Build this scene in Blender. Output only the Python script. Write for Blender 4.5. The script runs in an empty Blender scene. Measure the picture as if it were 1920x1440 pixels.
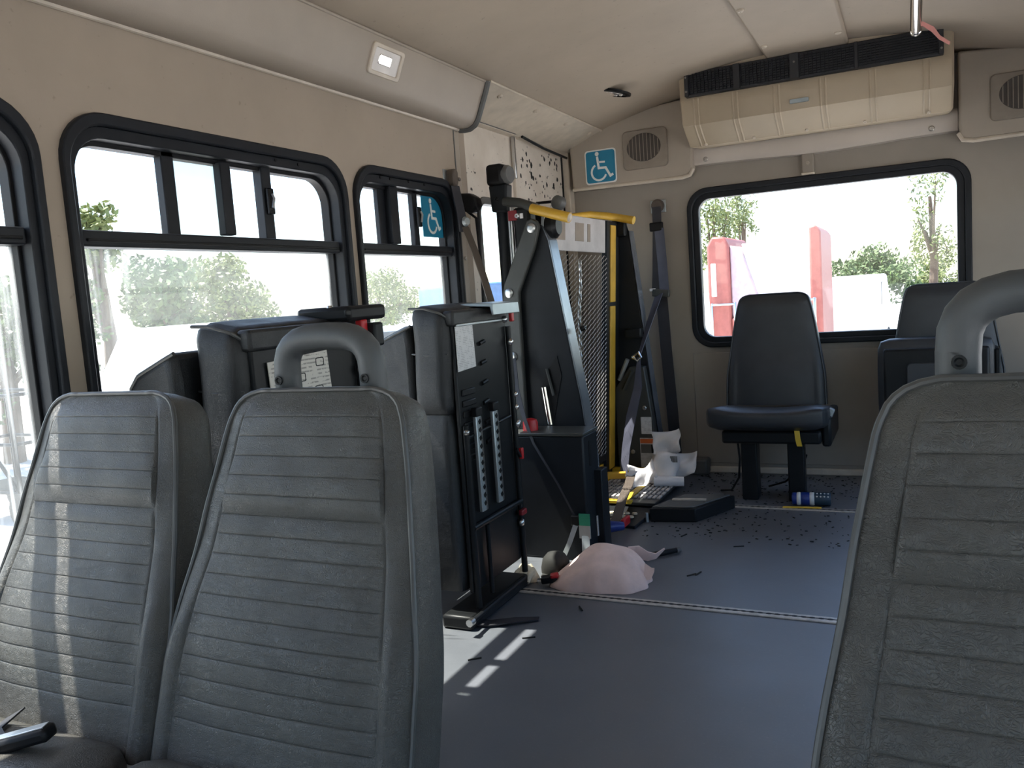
import bpy, bmesh, math, random
from mathutils import Vector, Matrix, Euler

random.seed(7)
scene = bpy.context.scene
COL = scene.collection

# ------------------------------------------------------------------ camera
yaw, pitch, roll, FPX = math.radians(25.834), math.radians(5.982), math.radians(-4.0847), 1559.0
cam_f = Vector((-math.sin(yaw) * math.cos(pitch), math.cos(yaw) * math.cos(pitch), -math.sin(pitch)))
cam_r = Vector((math.cos(yaw), math.sin(yaw), 0))
cam_u = cam_r.cross(cam_f)
cr = cam_r * math.cos(roll) + cam_u * math.sin(roll)
cu = cam_u * math.cos(roll) - cam_r * math.sin(roll)
cam_data = bpy.data.cameras.new('camera')
cam = bpy.data.objects.new('camera', cam_data)
COL.objects.link(cam)
cam.matrix_world = Matrix(((cr.x, cu.x, -cam_f.x, 0), (cr.y, cu.y, -cam_f.y, 0), (cr.z, cu.z, -cam_f.z, 1.03), (0, 0, 0, 1)))
cam_data.sensor_width = 36
cam_data.lens = FPX / 1920 * 36
cam_data.clip_start = 0.02
scene.camera = cam

# ------------------------------------------------------------------ world, sun, exposure
SUN_DIR = Vector((0.445, 0.06, -1.0)).normalized()
world = bpy.data.worlds.new('world')
scene.world = world
world.use_nodes = True
nt = world.node_tree
nt.nodes.clear()
sky = nt.nodes.new('ShaderNodeTexSky')
sky.sky_type = 'NISHITA'
sky.sun_disc = False
sky.sun_elevation = math.asin(-SUN_DIR.z)
sky.sun_rotation = math.atan2(-SUN_DIR.x, -SUN_DIR.y)
sky.dust_density = 1.2
sky.air_density = 1.0
bg = nt.nodes.new('ShaderNodeBackground')
bg.inputs['Strength'].default_value = 0.50
out = nt.nodes.new('ShaderNodeOutputWorld')
nt.links.new(sky.outputs[0], bg.inputs[0])
nt.links.new(bg.outputs[0], out.inputs[0])

sun_data = bpy.data.lights.new('sun', 'SUN')
sun_data.energy = 13.0
sun_data.angle = math.radians(0.6)
sun_data.color = (1.0, 0.95, 0.87)
sun = bpy.data.objects.new('sun', sun_data)
COL.objects.link(sun)
sun.rotation_euler = SUN_DIR.to_track_quat('-Z', 'Y').to_euler()
sun.location = (-20, -5, 40)

vs = scene.view_settings
vs.view_transform = 'Standard'
vs.look = 'None'
vs.gamma = 1.0
vs.use_curve_mapping = False
vs.exposure = 0.28

# ------------------------------------------------------------------ materials
MATS = {}
def nodes_of(name):
    m = bpy.data.materials.new(name)
    m.use_nodes = True
    t = m.node_tree
    b = t.nodes['Principled BSDF']
    MATS[name] = m
    return m, t, b

def coord(t, scale=1.0, kind='Object', stretch=None):
    tc = t.nodes.new('ShaderNodeTexCoord')
    mp = t.nodes.new('ShaderNodeMapping')
    mp.inputs['Scale'].default_value = stretch or (scale, scale, scale)
    t.links.new(tc.outputs[kind], mp.inputs['Vector'])
    return mp.outputs[0]

def noise(t, vec, scale, detail=4, rough=0.6):
    n = t.nodes.new('ShaderNodeTexNoise')
    n.inputs['Scale'].default_value = scale
    n.inputs['Detail'].default_value = detail
    n.inputs['Roughness'].default_value = rough
    t.links.new(vec, n.inputs['Vector'])
    return n.outputs['Fac']

def ramp(t, fac, stops):
    r = t.nodes.new('ShaderNodeValToRGB')
    el = r.color_ramp.elements
    el[0].position, el[0].color = stops[0][0], (*stops[0][1], 1) if len(stops[0][1]) == 3 else stops[0][1]
    el[1].position, el[1].color = stops[1][0], (*stops[1][1], 1)
    for p, c in stops[2:]:
        e = el.new(p)
        e.color = (*c, 1)
    t.links.new(fac, r.inputs[0])
    return r.outputs[0]

def mixc(t, fac, a, b, mode='MIX'):
    m = t.nodes.new('ShaderNodeMix')
    m.data_type = 'RGBA'
    m.blend_type = mode
    for s, v in ((0, fac), (6, a), (7, b)):
        if isinstance(v, (int, float)):
            m.inputs[s].default_value = v
        elif isinstance(v, tuple):
            m.inputs[s].default_value = (*v, 1)
        else:
            t.links.new(v, m.inputs[s])
    return m.outputs[2]

def bump(t, b, height, strength=0.2, dist=0.01):
    n = t.nodes.new('ShaderNodeBump')
    n.inputs['Strength'].default_value = strength
    n.inputs['Distance'].default_value = dist
    t.links.new(height, n.inputs['Height'])
    t.links.new(n.outputs[0], b.inputs['Normal'])

def simple(name, col, rough=0.5, metal=0.0, var=0.12, nscale=12.0, bmp=0.0, bscale=200.0, spec=0.5, emit=None):
    m, t, b = nodes_of(name)
    v = coord(t)
    f = noise(t, v, nscale)
    lo = tuple(max(0, c * (1 - var)) for c in col)
    hi = tuple(min(1, c * (1 + var)) for c in col)
    c = ramp(t, f, [(0.3, lo), (0.7, hi)])
    t.links.new(c, b.inputs['Base Color'])
    b.inputs['Roughness'].default_value = rough
    b.inputs['Metallic'].default_value = metal
    b.inputs['Specular IOR Level'].default_value = spec
    if bmp:
        bump(t, b, noise(t, v, bscale, 3), bmp, 0.003)
    return m

def wall_mat(name, col, spots=True, rough=0.6):
    m, t, b = nodes_of(name)
    v = coord(t)
    base = ramp(t, noise(t, v, 3.0, 5), [(0.25, tuple(c * 0.9 for c in col)), (0.75, tuple(min(1, c * 1.06) for c in col))])
    if spots:
        s = ramp(t, noise(t, v, 55.0, 2, 0.5), [(0.70, (0, 0, 0)), (0.76, (0.55, 0.55, 0.55))])
        base = mixc(t, s, base, tuple(c * 0.62 for c in col))
    t.links.new(base, b.inputs['Base Color'])
    b.inputs['Roughness'].default_value = rough
    bump(t, b, noise(t, v, 260.0, 2), 0.08, 0.002)
    return m

BEIGE = (0.385, 0.315, 0.245)
wall_mat('wall_beige', BEIGE)
wall_mat('ceiling_beige', (0.42, 0.345, 0.265))
wall_mat('cove_beige', (0.39, 0.33, 0.265), spots=False, rough=0.5)
wall_mat('rear_fabric', (0.315, 0.275, 0.23), spots=False, rough=0.85)
wall_mat('ac_tan', (0.44, 0.355, 0.25), spots=False, rough=0.5)
wall_mat('strip_white', (0.58, 0.51, 0.44), spots=False, rough=0.55)
simple('trim_cream', (0.58, 0.50, 0.40), 0.4)

def door_mat():
    m, t, b = nodes_of('door_white')
    v = coord(t)
    base = ramp(t, noise(t, v, 4.0, 6), [(0.3, (0.60, 0.52, 0.43)), (0.65, (0.74, 0.67, 0.58))])
    s1 = ramp(t, noise(t, v, 38.0, 3, 0.55), [(0.66, (0, 0, 0)), (0.70, (1, 1, 1))])
    region = ramp(t, noise(t, coord(t), 2.2, 1), [(0.42, (0, 0, 0)), (0.60, (1, 1, 1))])
    f = mixc(t, 1.0, s1, region, 'MULTIPLY')
    c = mixc(t, f, base, (0.035, 0.028, 0.022))
    t.links.new(c, b.inputs['Base Color'])
    b.inputs['Roughness'].default_value = 0.45
    return m
door_mat()

def vinyl_mat(name, col, rough=0.42, wrinkle=0.55, tint=(1.25, 1.2, 1.1)):
    m, t, b = nodes_of(name)
    v = coord(t)
    base = ramp(t, noise(t, v, 9.0, 5), [(0.25, tuple(c * 0.82 for c in col)), (0.75, tuple(c * k for c, k in zip(col, tint)))])
    t.links.new(base, b.inputs['Base Color'])
    vor = t.nodes.new('ShaderNodeTexVoronoi')
    vor.feature = 'DISTANCE_TO_EDGE'
    vor.inputs['Scale'].default_value = 260.0
    vor.inputs['Randomness'].default_value = 1.0
    dn = t.nodes.new('ShaderNodeTexNoise')
    dn.inputs['Scale'].default_value = 40
    t.links.new(v, dn.inputs['Vector'])
    mx = t.nodes.new('ShaderNodeMix')
    mx.data_type = 'VECTOR'
    mx.inputs[0].default_value = 0.06
    t.links.new(v, mx.inputs[4])
    t.links.new(dn.outputs['Color'], mx.inputs[5])
    t.links.new(mx.outputs[1], vor.inputs['Vector'])
    hv = ramp(t, vor.outputs['Distance'], [(0.0, (0, 0, 0)), (0.12, (1, 1, 1))])
    big = noise(t, coord(t, stretch=(22, 60, 60)), 1.0, 5, 0.65)
    h = mixc(t, 0.72, hv, big)
    bump(t, b, h, wrinkle, 0.004)
    rr = ramp(t, noise(t, v, 14.0, 4), [(0.3, (rough - 0.08,) * 3), (0.7, (rough + 0.1,) * 3)])
    t.links.new(rr, b.inputs['Roughness'])
    b.inputs['Specular IOR Level'].default_value = 0.5
    return m
vinyl_mat('vinyl_grey', (0.064, 0.063, 0.059))
vinyl_mat('vinyl_dark', (0.014, 0.015, 0.0165), 0.42, 0.35)
simple('vinyl_smooth', (0.030, 0.033, 0.038), 0.42, bmp=0.1, bscale=400)
simple('piping_grey', (0.065, 0.065, 0.062), 0.38)
simple('handle_plastic', (0.066, 0.070, 0.072), 0.5, bmp=0.06, bscale=500)
simple('black_metal', (0.012, 0.013, 0.014), 0.38, spec=0.2, bmp=0.05)
simple('black_plastic', (0.010, 0.010, 0.011), 0.45, spec=0.2)
simple('black_frame', (0.016, 0.018, 0.022), 0.42, spec=0.2, bmp=0.05)
simple('lift_grey', (0.042, 0.044, 0.040), 0.45, 0.0, bmp=0.05)
simple('lift_black', (0.014, 0.016, 0.019), 0.42, spec=0.2, bmp=0.04)
simple('lift_edge', (0.24, 0.26, 0.29), 0.25, 0.55)
simple('steel', (0.55, 0.55, 0.54), 0.28, 1.0)
simple('chrome', (0.75, 0.72, 0.68), 0.12, 1.0, 0.03)
simple('zinc', (0.42, 0.46, 0.47), 0.42, 0.7)
simple('mesh_metal', (0.42, 0.40, 0.38), 0.45, 0.3)
simple('plate_grey', (0.50, 0.47, 0.46), 0.6)
simple('yellow', (0.62, 0.36, 0.035), 0.45, var=0.15)
simple('yellow_bright', (0.66, 0.42, 0.03), 0.5, var=0.1)
simple('red', (0.45, 0.015, 0.02), 0.4)
simple('red_dark', (0.20, 0.01, 0.015), 0.5)
simple('green_tag', (0.02, 0.22, 0.13), 0.5)
simple('orange', (0.65, 0.14, 0.03), 0.5)
simple('paper_white', (0.72, 0.71, 0.72), 0.8, var=0.04)
simple('pink_cloth', (0.80, 0.60, 0.53), 0.85, var=0.08, nscale=20, bmp=0.25, bscale=60)
simple('cream_cloth', (0.60, 0.54, 0.40), 0.9, var=0.2, nscale=30)
simple('belt_black', (0.022, 0.022, 0.028), 0.6, bmp=0.25, bscale=900)
simple('belt_blue', (0.075, 0.08, 0.115), 0.5, bmp=0.25, bscale=900)
simple('belt_brown', (0.085, 0.065, 0.05), 0.6, bmp=0.25, bscale=900)
simple('rubber_grey', (0.11, 0.11, 0.105), 0.5)
simple('speaker_dark', (0.075, 0.062, 0.052), 0.7)
simple('speaker_frame', (0.26, 0.215, 0.17), 0.6)
simple('vent_black', (0.016, 0.016, 0.018), 0.5)
simple('badge', (0.33, 0.38, 0.40), 0.35, 0.4)
simple('sign_blue', (0.012, 0.20, 0.33), 0.45, var=0.05)
simple('sign_white', (0.78, 0.78, 0.74), 0.5, var=0.05)
simple('blue_can', (0.015, 0.04, 0.22), 0.35)
simple('teal_can', (0.02, 0.05, 0.08), 0.4)
simple('debris', (0.02, 0.02, 0.018), 0.8)
simple('lens_white', (0.62, 0.57, 0.52), 0.25)
simple('track_alu', (0.55, 0.52, 0.47), 0.4, 0.3, 0.2, 40)
simple('wood_brown', (0.26, 0.20, 0.15), 0.6)
simple('glass_blue', (0.10, 0.16, 0.30), 0.2)
simple('base_dust', (0.45, 0.42, 0.36), 0.8, var=0.3, nscale=30)
simple('screw_steel', (0.45, 0.42, 0.38), 0.35, 0.9)
simple('pink_tape', (0.72, 0.30, 0.26), 0.7)
# outdoors
simple('concrete', (0.60, 0.58, 0.55), 0.9, var=0.12, nscale=0.6)
simple('leaf_green', (0.07, 0.115, 0.03), 0.6, var=0.4, nscale=2.0)
simple('leaf_olive', (0.16, 0.19, 0.06), 0.6, var=0.4, nscale=2.0)
simple('bark', (0.12, 0.085, 0.06), 0.9)
simple('truck_red', (0.36, 0.11, 0.09), 0.5)
simple('truck_white', (0.75, 0.74, 0.72), 0.4)
simple('truck_pink', (0.55, 0.42, 0.46), 0.4)
simple('car_white', (0.72, 0.73, 0.74), 0.3)
simple('car_glass', (0.05, 0.06, 0.07), 0.1)
simple('tyre', (0.02, 0.02, 0.02), 0.8)
simple('van_blue', (0.12, 0.22, 0.38), 0.4)
simple('bin_green', (0.02, 0.22, 0.12), 0.5)
simple('bus_skin', (0.70, 0.70, 0.69), 0.35)

def print_mat(name, base, ink, lines=60.0, axis=2, amount=0.45):
    m, t, b = nodes_of(name)
    v = coord(t)
    w = t.nodes.new('ShaderNodeTexWave')
    w.wave_type = 'BANDS'
    w.bands_direction = 'XYZ'[axis]
    w.inputs['Scale'].default_value = lines
    t.links.new(v, w.inputs['Vector'])
    f = ramp(t, w.outputs['Fac'], [(0.55, (0, 0, 0)), (0.75, (amount,) * 3)])
    n = ramp(t, noise(t, v, 70.0, 2), [(0.45, (0, 0, 0)), (0.55, (1, 1, 1))])
    f = mixc(t, 1.0, f, n, 'MULTIPLY')
    t.links.new(mixc(t, f, base, ink), b.inputs['Base Color'])
    b.inputs['Roughness'].default_value = 0.5
    return m
print_mat('label_white', (0.62, 0.61, 0.60), (0.12, 0.12, 0.13))
print_mat('label_diagram', (0.58, 0.55, 0.49), (0.14, 0.13, 0.12), 34.0, 2, 0.7)

def floor_mat():
    m, t, b = nodes_of('floor_vinyl')
    v = coord(t)
    base = ramp(t, noise(t, v, 1.8, 5), [(0.3, (0.082, 0.091, 0.108)), (0.7, (0.106, 0.117, 0.136))])
    dirt = ramp(t, noise(t, v, 2.3, 7, 0.7), [(0.50, (0, 0, 0)), (0.80, (0.35, 0.35, 0.35))])
    base = mixc(t, dirt, base, (0.13, 0.125, 0.115))
    sp = ramp(t, noise(t, v, 150.0, 2), [(0.60, (0, 0, 0)), (0.70, (0.4, 0.4, 0.4))])
    base = mixc(t, sp, base, (0.16, 0.17, 0.18))
    t.links.new(base, b.inputs['Base Color'])
    rr = ramp(t, noise(t, v, 5.0, 4), [(0.3, (0.40,) * 3), (0.7, (0.47,) * 3)])
    t.links.new(rr, b.inputs['Roughness'])
    b.inputs['Specular IOR Level'].default_value = 0.6
    b.inputs['IOR'].default_value = 2.1
    bump(t, b, noise(t, v, 110.0, 4), 0.12, 0.002)
    return m
floor_mat()

def glass_mat(name, tint=(0.97, 0.98, 0.98), dirt=0.0, streak=False):
    m = bpy.data.materials.new(name)
    m.use_nodes = True
    t = m.node_tree
    t.nodes.clear()
    o = t.nodes.new('ShaderNodeOutputMaterial')
    tr = t.nodes.new('ShaderNodeBsdfTransparent')
    tr.inputs[0].default_value = (*tint, 1)
    gl = t.nodes.new('ShaderNodeBsdfGlossy')
    gl.inputs['Roughness'].default_value = 0.03
    mx = t.nodes.new('ShaderNodeMixShader')
    mx.inputs[0].default_value = 0.04
    t.links.new(tr.outputs[0], mx.inputs[1])
    t.links.new(gl.outputs[0], mx.inputs[2])
    last = mx.outputs[0]
    if dirt:
        df = t.nodes.new('ShaderNodeBsdfDiffuse')
        df.inputs[0].default_value = (0.75, 0.76, 0.74, 1)
        tl = t.nodes.new('ShaderNodeBsdfTranslucent')
        tl.inputs[0].default_value = (0.75, 0.76, 0.74, 1)
        ad = t.nodes.new('ShaderNodeMixShader')
        ad.inputs[0].default_value = 0.6
        t.links.new(df.outputs[0], ad.inputs[1])
        t.links.new(tl.outputs[0], ad.inputs[2])
        f = ramp(t, noise(t, coord(t), 5.0, 6, 0.65), [(0.3, (dirt * 0.35,) * 3), (0.7, (dirt,) * 3)])
        if streak:
            s = ramp(t, noise(t, coord(t, stretch=(1, 70, 2.2)), 1.0, 3), [(0.52, (0, 0, 0)), (0.62, (0.5,) * 3)])
            zone = ramp(t, noise(t, coord(t, stretch=(1, 3.5, 2.0)), 1.0, 2), [(0.45, (0, 0, 0)), (0.6, (1, 1, 1))])
            s = mixc(t, 1.0, s, zone, 'MULTIPLY')
            f = mixc(t, 0.55, f, s, 'ADD')
        m2 = t.nodes.new('ShaderNodeMixShader')
        t.links.new(f, m2.inputs[0])
        t.links.new(last, m2.inputs[1])
        t.links.new(ad.outputs[0], m2.inputs[2])
        last = m2.outputs[0]
    t.links.new(last, o.inputs[0])
    MATS[name] = m
    return m
glass_mat('glass_clear')
glass_mat('glass_tint', (0.70, 0.72, 0.695), 0.05)
glass_mat('glass_dirty', (0.95, 0.97, 0.96), 0.12, True)

# ------------------------------------------------------------------ mesh helpers
class MB:
    def __init__(s):
        s.v, s.f = [], []
    def add(s, verts, faces):
        o = len(s.v)
        s.v += [tuple(p) for p in verts]
        s.f += [tuple(i + o for i in f) for f in faces]
        return s
    def box(s, x0, x1, y0, y1, z0, z1, rot=None, about=None):
        vs_ = [Vector(p) for p in ((x0, y0, z0), (x1, y0, z0), (x1, y1, z0), (x0, y1, z0), (x0, y0, z1), (x1, y0, z1), (x1, y1, z1), (x0, y1, z1))]
        if rot is not None:
            c = Vector(about) if about else Vector(((x0 + x1) / 2, (y0 + y1) / 2, (z0 + z1) / 2))
            R = Euler(rot).to_matrix()
            vs_ = [R @ (p - c) + c for p in vs_]
        return s.add(vs_, [(0, 3, 2, 1), (4, 5, 6, 7), (0, 1, 5, 4), (1, 2, 6, 5), (2, 3, 7, 6), (3, 0, 4, 7)])
    def tube(s, path, r, n=10, cap=True, closed=False):
        P = [Vector(p) for p in path]
        m = len(P)
        rs = r if isinstance(r, (list, tuple)) else [r] * m
        rings = []
        up = None
        for i, p in enumerate(P):
            if closed:
                d = (P[(i + 1) % m] - P[i - 1])
            else:
                d = P[min(i + 1, m - 1)] - P[max(i - 1, 0)]
            d.normalize()
            if up is None:
                up = Vector((0, 0, 1)) if abs(d.z) < 0.9 else Vector((1, 0, 0))
            a = d.cross(up)
            if a.length < 1e-4:
                a = d.orthogonal()
            a.normalize()
            b = d.cross(a).normalized()
            up = -b
            rings.append([p + (a * math.cos(2 * math.pi * k / n) + b * math.sin(2 * math.pi * k / n)) * rs[i] for k in range(n)])
        vs_ = [q for ring in rings for q in ring]
        fs = []
        for i in range(m if closed else m - 1):
            j = (i + 1) % m
            for k in range(n):
                l = (k + 1) % n
                fs.append((i * n + k, j * n + k, j * n + l, i * n + l))
        if cap and not closed:
            fs.append(tuple(range(n)))
            fs.append(tuple((m - 1) * n + k for k in reversed(range(n))))
        return s.add(vs_, fs)
    def cyl(s, p0, p1, r, n=14, r1=None):
        return s.tube([p0, p1], [r, r if r1 is None else r1], n)
    def ribbon(s, path, side, w, th=0.002):
        # a strap of width w along path; side = width direction
        P = [Vector(p) for p in path]
        vs_, fs = [], []
        for i, p in enumerate(P):
            sd = Vector(side[i] if isinstance(side, list) else side).normalized()
            d = (P[min(i + 1, len(P) - 1)] - P[max(i - 1, 0)]).normalized()
            n = d.cross(sd).normalized()
            ww = w[i] if isinstance(w, list) else w
            for a, b in ((-1, -1), (1, -1), (1, 1), (-1, 1)):
                vs_.append(p + sd * (a * ww / 2) + n * (b * th / 2))
        for i in range(len(P) - 1):
            for k in range(4):
                l = (k + 1) % 4
                fs.append((i * 4 + k, i * 4 + l, i * 4 + 4 + l, i * 4 + 4 + k))
        fs += [(0, 3, 2, 1), tuple(len(vs_) - 4 + k for k in range(4))]
        return s.add(vs_, fs)
    def prism(s, pts, mp, d0, d1):
        n = len(pts)
        vs_ = [mp(a, b, d0) for a, b in pts] + [mp(a, b, d1) for a, b in pts]
        fs = [tuple(range(n)), tuple(reversed(range(n, 2 * n)))]
        fs += [(i, i + n, (i + 1) % n + n, (i + 1) % n) for i in range(n)]
        return s.add(vs_, fs)
    def ring(s, outer, inner, mp, d0, d1):
        n = len(outer)
        vs_ = [mp(a, b, d) for d in (d0, d1) for L in (outer, inner) for a, b in L]
        fs = []
        for i in range(n):
            j = (i + 1) % n
            fs += [(i, j, n + j, n + i), (2 * n + i, 3 * n + i, 3 * n + j, 2 * n + j), (i, 2 * n + i, 2 * n + j, j), (n + i, n + j, 3 * n + j, 3 * n + i)]
        return s.add(vs_, fs)
    def lathe(s, prof, base, axis, n=20):
        ax = Vector(axis).normalized()
        a = ax.orthogonal().normalized()
        b = ax.cross(a)
        B = Vector(base)
        vs_ = [B + ax * h + (a * math.cos(2 * math.pi * k / n) + b * math.sin(2 * math.pi * k / n)) * r for r, h in prof for k in range(n)]
        m = len(prof)
        fs = [(i * n + k, i * n + (k + 1) % n, (i + 1) * n + (k + 1) % n, (i + 1) * n + k) for i in range(m - 1) for k in range(n)]
        fs += [tuple(reversed(range(n))), tuple((m - 1) * n + k for k in range(n))]
        return s.add(vs_, fs)
    def build(s, name, mat, parent=None, bevel=0.0, smooth=True, seg=2, fix=True):
        me = bpy.data.meshes.new(name)
        off = parent_origin(parent)
        me.from_pydata([(p[0] - off.x, p[1] - off.y, p[2] - off.z) for p in s.v], [], s.f)
        if fix:
            bm = bmesh.new()
            bm.from_mesh(me)
            bmesh.ops.recalc_face_normals(bm, faces=bm.faces)
            bm.to_mesh(me)
            bm.free()
        me.materials.append(MATS[mat])
        me.update()
        if smooth:
            me.shade_smooth()
            me.set_sharp_from_angle(angle=math.radians(38))
        o = bpy.data.objects.new(name, me)
        COL.objects.link(o)
        if parent:
            o.parent = parent
        if bevel:
            b = o.modifiers.new('bevel', 'BEVEL')
            b.width = bevel
            b.segments = seg
            b.limit_method = 'ANGLE'
            b.angle_limit = math.radians(35)
            b.harden_normals = False
        return o

def parent_origin(p):
    off = Vector((0, 0, 0))
    while p is not None:
        off += p.location
        p = p.parent
    return off

def props(o, label=None, cat=None, group=None, kind=None):
    if label: o['label'] = label
    if cat: o['category'] = cat
    if group: o['group'] = group
    if kind: o['kind'] = kind
    return o

def thing(name, loc, label, cat, group=None):
    o = bpy.data.objects.new(name, None)
    COL.objects.link(o)
    o.location = loc
    o.empty_display_size = 0.05
    return props(o, label, cat, group)

def structure(o, label=None):
    o['kind'] = 'structure'
    if label: o['label'] = label
    return o

def struct_empty(name, loc, label):
    o = bpy.data.objects.new(name, None)
    COL.objects.link(o)
    o.location = loc
    o.empty_display_size = 0.05
    return structure(o, label)

def copy_tree(o, parent=None):
    c = o.copy()
    COL.objects.link(c)
    c.parent = parent
    for ch in list(o.children):
        copy_tree(ch, c)
    return c

def rrect(x0, y0, x1, y1, r, n=6):
    pts = []
    rs = r if isinstance(r, (list, tuple)) else [r] * 4     # BL, BR, TR, TL
    for (cx, cy, a0), rr in zip(((x0, y0, 180), (x1, y0, 270), (x1, y1, 0), (x0, y1, 90)), rs):
        sx = 1 if cx == x0 else -1
        sy = 1 if cy == y0 else -1
        for k in range(n + 1):
            a = math.radians(a0 + 90 * k / n)
            pts.append((cx + sx * rr + rr * math.cos(a), cy + sy * rr + rr * math.sin(a)))
    return pts

def circ(cx, cy, r, n=20, a0=0, a1=360):
    full = abs(a1 - a0 - 360) < 1e-6
    return [(cx + r * math.cos(math.radians(a0 + (a1 - a0) * k / (n if full else n - 1))), cy + r * math.sin(math.radians(a0 + (a1 - a0) * k / (n if full else n - 1)))) for k in range(n)]

MX = lambda a, b, d: (d, a, b)      # plane facing x: a = y, b = z
MY = lambda a, b, d: (a, d, b)      # plane facing y: a = x, b = z
MZ = lambda a, b, d: (a, b, d)

def plate(name, outer, holes, mp, d0, d1, mat, parent=None):
    cv = bpy.data.curves.new(name, 'CURVE')
    cv.dimensions = '2D'
    cv.fill_mode = 'BOTH'
    cv.extrude = abs(d1 - d0) / 2
    for L in [outer] + holes:
        sp = cv.splines.new('POLY')
        sp.points.add(len(L) - 1)
        for q, (a, b) in zip(sp.points, L):
            q.co = (a, b, 0, 1)
        sp.use_cyclic_u = True
    tmp = bpy.data.objects.new('tmp', cv)
    COL.objects.link(tmp)
    dg = bpy.context.evaluated_depsgraph_get()
    me = bpy.data.meshes.new_from_object(tmp.evaluated_get(dg))
    bpy.data.objects.remove(tmp)
    bpy.data.curves.remove(cv)
    m = MB()
    dm = (d0 + d1) / 2
    m.add([mp(v.co.x, v.co.y, dm + v.co.z) for v in me.vertices], [tuple(p.vertices) for p in me.polygons])
    bpy.data.meshes.remove(me)
    o = m.build(name, mat, parent, smooth=False)
    bm = bmesh.new()
    bm.from_mesh(o.data)
    bmesh.ops.remove_doubles(bm, verts=bm.verts, dist=1e-5)
    bmesh.ops.recalc_face_normals(bm, faces=bm.faces)
    bm.to_mesh(o.data)
    bm.free()
    return o

def screws(parent, name, pts, axis, r, mat='screw_steel', h=0.006):
    for p in pts:
        m = MB()
        m.lathe([(r, 0), (r, h * 0.5), (r * 0.7, h), (r * 0.28, h), (r * 0.25, h * 0.4)], p, axis, 12)
        m.build(name, mat, parent)

def lerp(a, b, t):
    return a + (b - a) * t
def sm(t, a, b):
    t = min(1, max(0, (t - a) / (b - a)))
    return t * t * (3 - 2 * t)

# ================================================================== THE BUS SHELL
XL, XLO = -1.64, -1.72          # left wall, inner and outer face
XR, XRO = 0.85, 0.93
D = 4.495                       # rear wall
YF = -2.4                       # front end of the cabin
CX = -0.395
def ceil_z(x):
    return 1.885 + 0.165 * (1 - ((x - CX) / 1.105) ** 2)

structure(MB().box(-1.78, XRO, YF - 0.08, D + 0.06, -0.06, 0.0).build('floor', 'floor_vinyl'), 'worn blue grey vinyl bus floor')

# ceiling: shallow vault
prof = [(-1.78, 1.905)] + [(lerp(-1.495, 0.705, k / 24), ceil_z(lerp(-1.495, 0.705, k / 24))) for k in range(25)] + [(0.99, 1.905)]
m = MB()
prof2 = prof + [(x, 2.16) for x in (0.99, CX, -1.78)]
m.prism(prof2, MY, YF - 0.08, D + 0.06)
structure(m.build('ceiling', 'ceiling_beige'), 'beige vaulted bus ceiling')

# left wall with window openings
Z0, Z1 = 0.40, 1.505
LW = [(-1.91, -0.91), (-0.86, 0.14), (0.19, 1.19), (1.24, 2.25), (2.292, 2.985)]
holes = [rrect(a + .012, Z0 + .012, b - .012, Z1 - .012, .105, 8) for a, b in LW]
structure(plate('wall_left', [(YF, -0.1), (3.01, -0.1), (3.01, 1.9), (YF, 1.9)], holes, MX, XLO, XL, 'wall_beige'), 'beige left side wall with windows')
RW = [(-1.91, -0.91), (-0.86, 0.14), (0.19, 1.19), (1.24, 2.25), (2.30, 3.31), (3.36, 4.30)]
holesR = [rrect(a + .012, Z0 + .012, b - .012, Z1 - .012, .105, 8) for a, b in RW]
structure(plate('wall_right', [(YF, -0.1), (D, -0.1), (D, 1.9), (YF, 1.9)], holesR, MX, XR, XRO, 'wall_beige'), 'beige right side wall with windows')
holeF = [rrect(-1.45, 0.55, 0.62, 1.72, .12, 8)]
structure(plate('wall_front', [(-1.78, -0.1), (0.99, -0.1), (0.99, 1.92), (-1.78, 1.92)], holeF, MY, YF - 0.08, YF, 'wall_beige'), 'front end of the cabin around the windscreen')
RX0, RX1, RZ0, RZ1 = -1.065, 0.267, 0.683, 1.528
holeB = [rrect(RX0 + .012, RZ0 + .012, RX1 - .012, RZ1 - .012, .095, 8)]
structure(plate('wall_rear', [(-1.78, -0.1), (0.99, -0.1), (0.99, 2.02), (CX, 2.08), (-1.78, 2.02)], holeB, MY, D, D + 0.06, 'rear_fabric'), 'beige rear wall of the bus')

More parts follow.
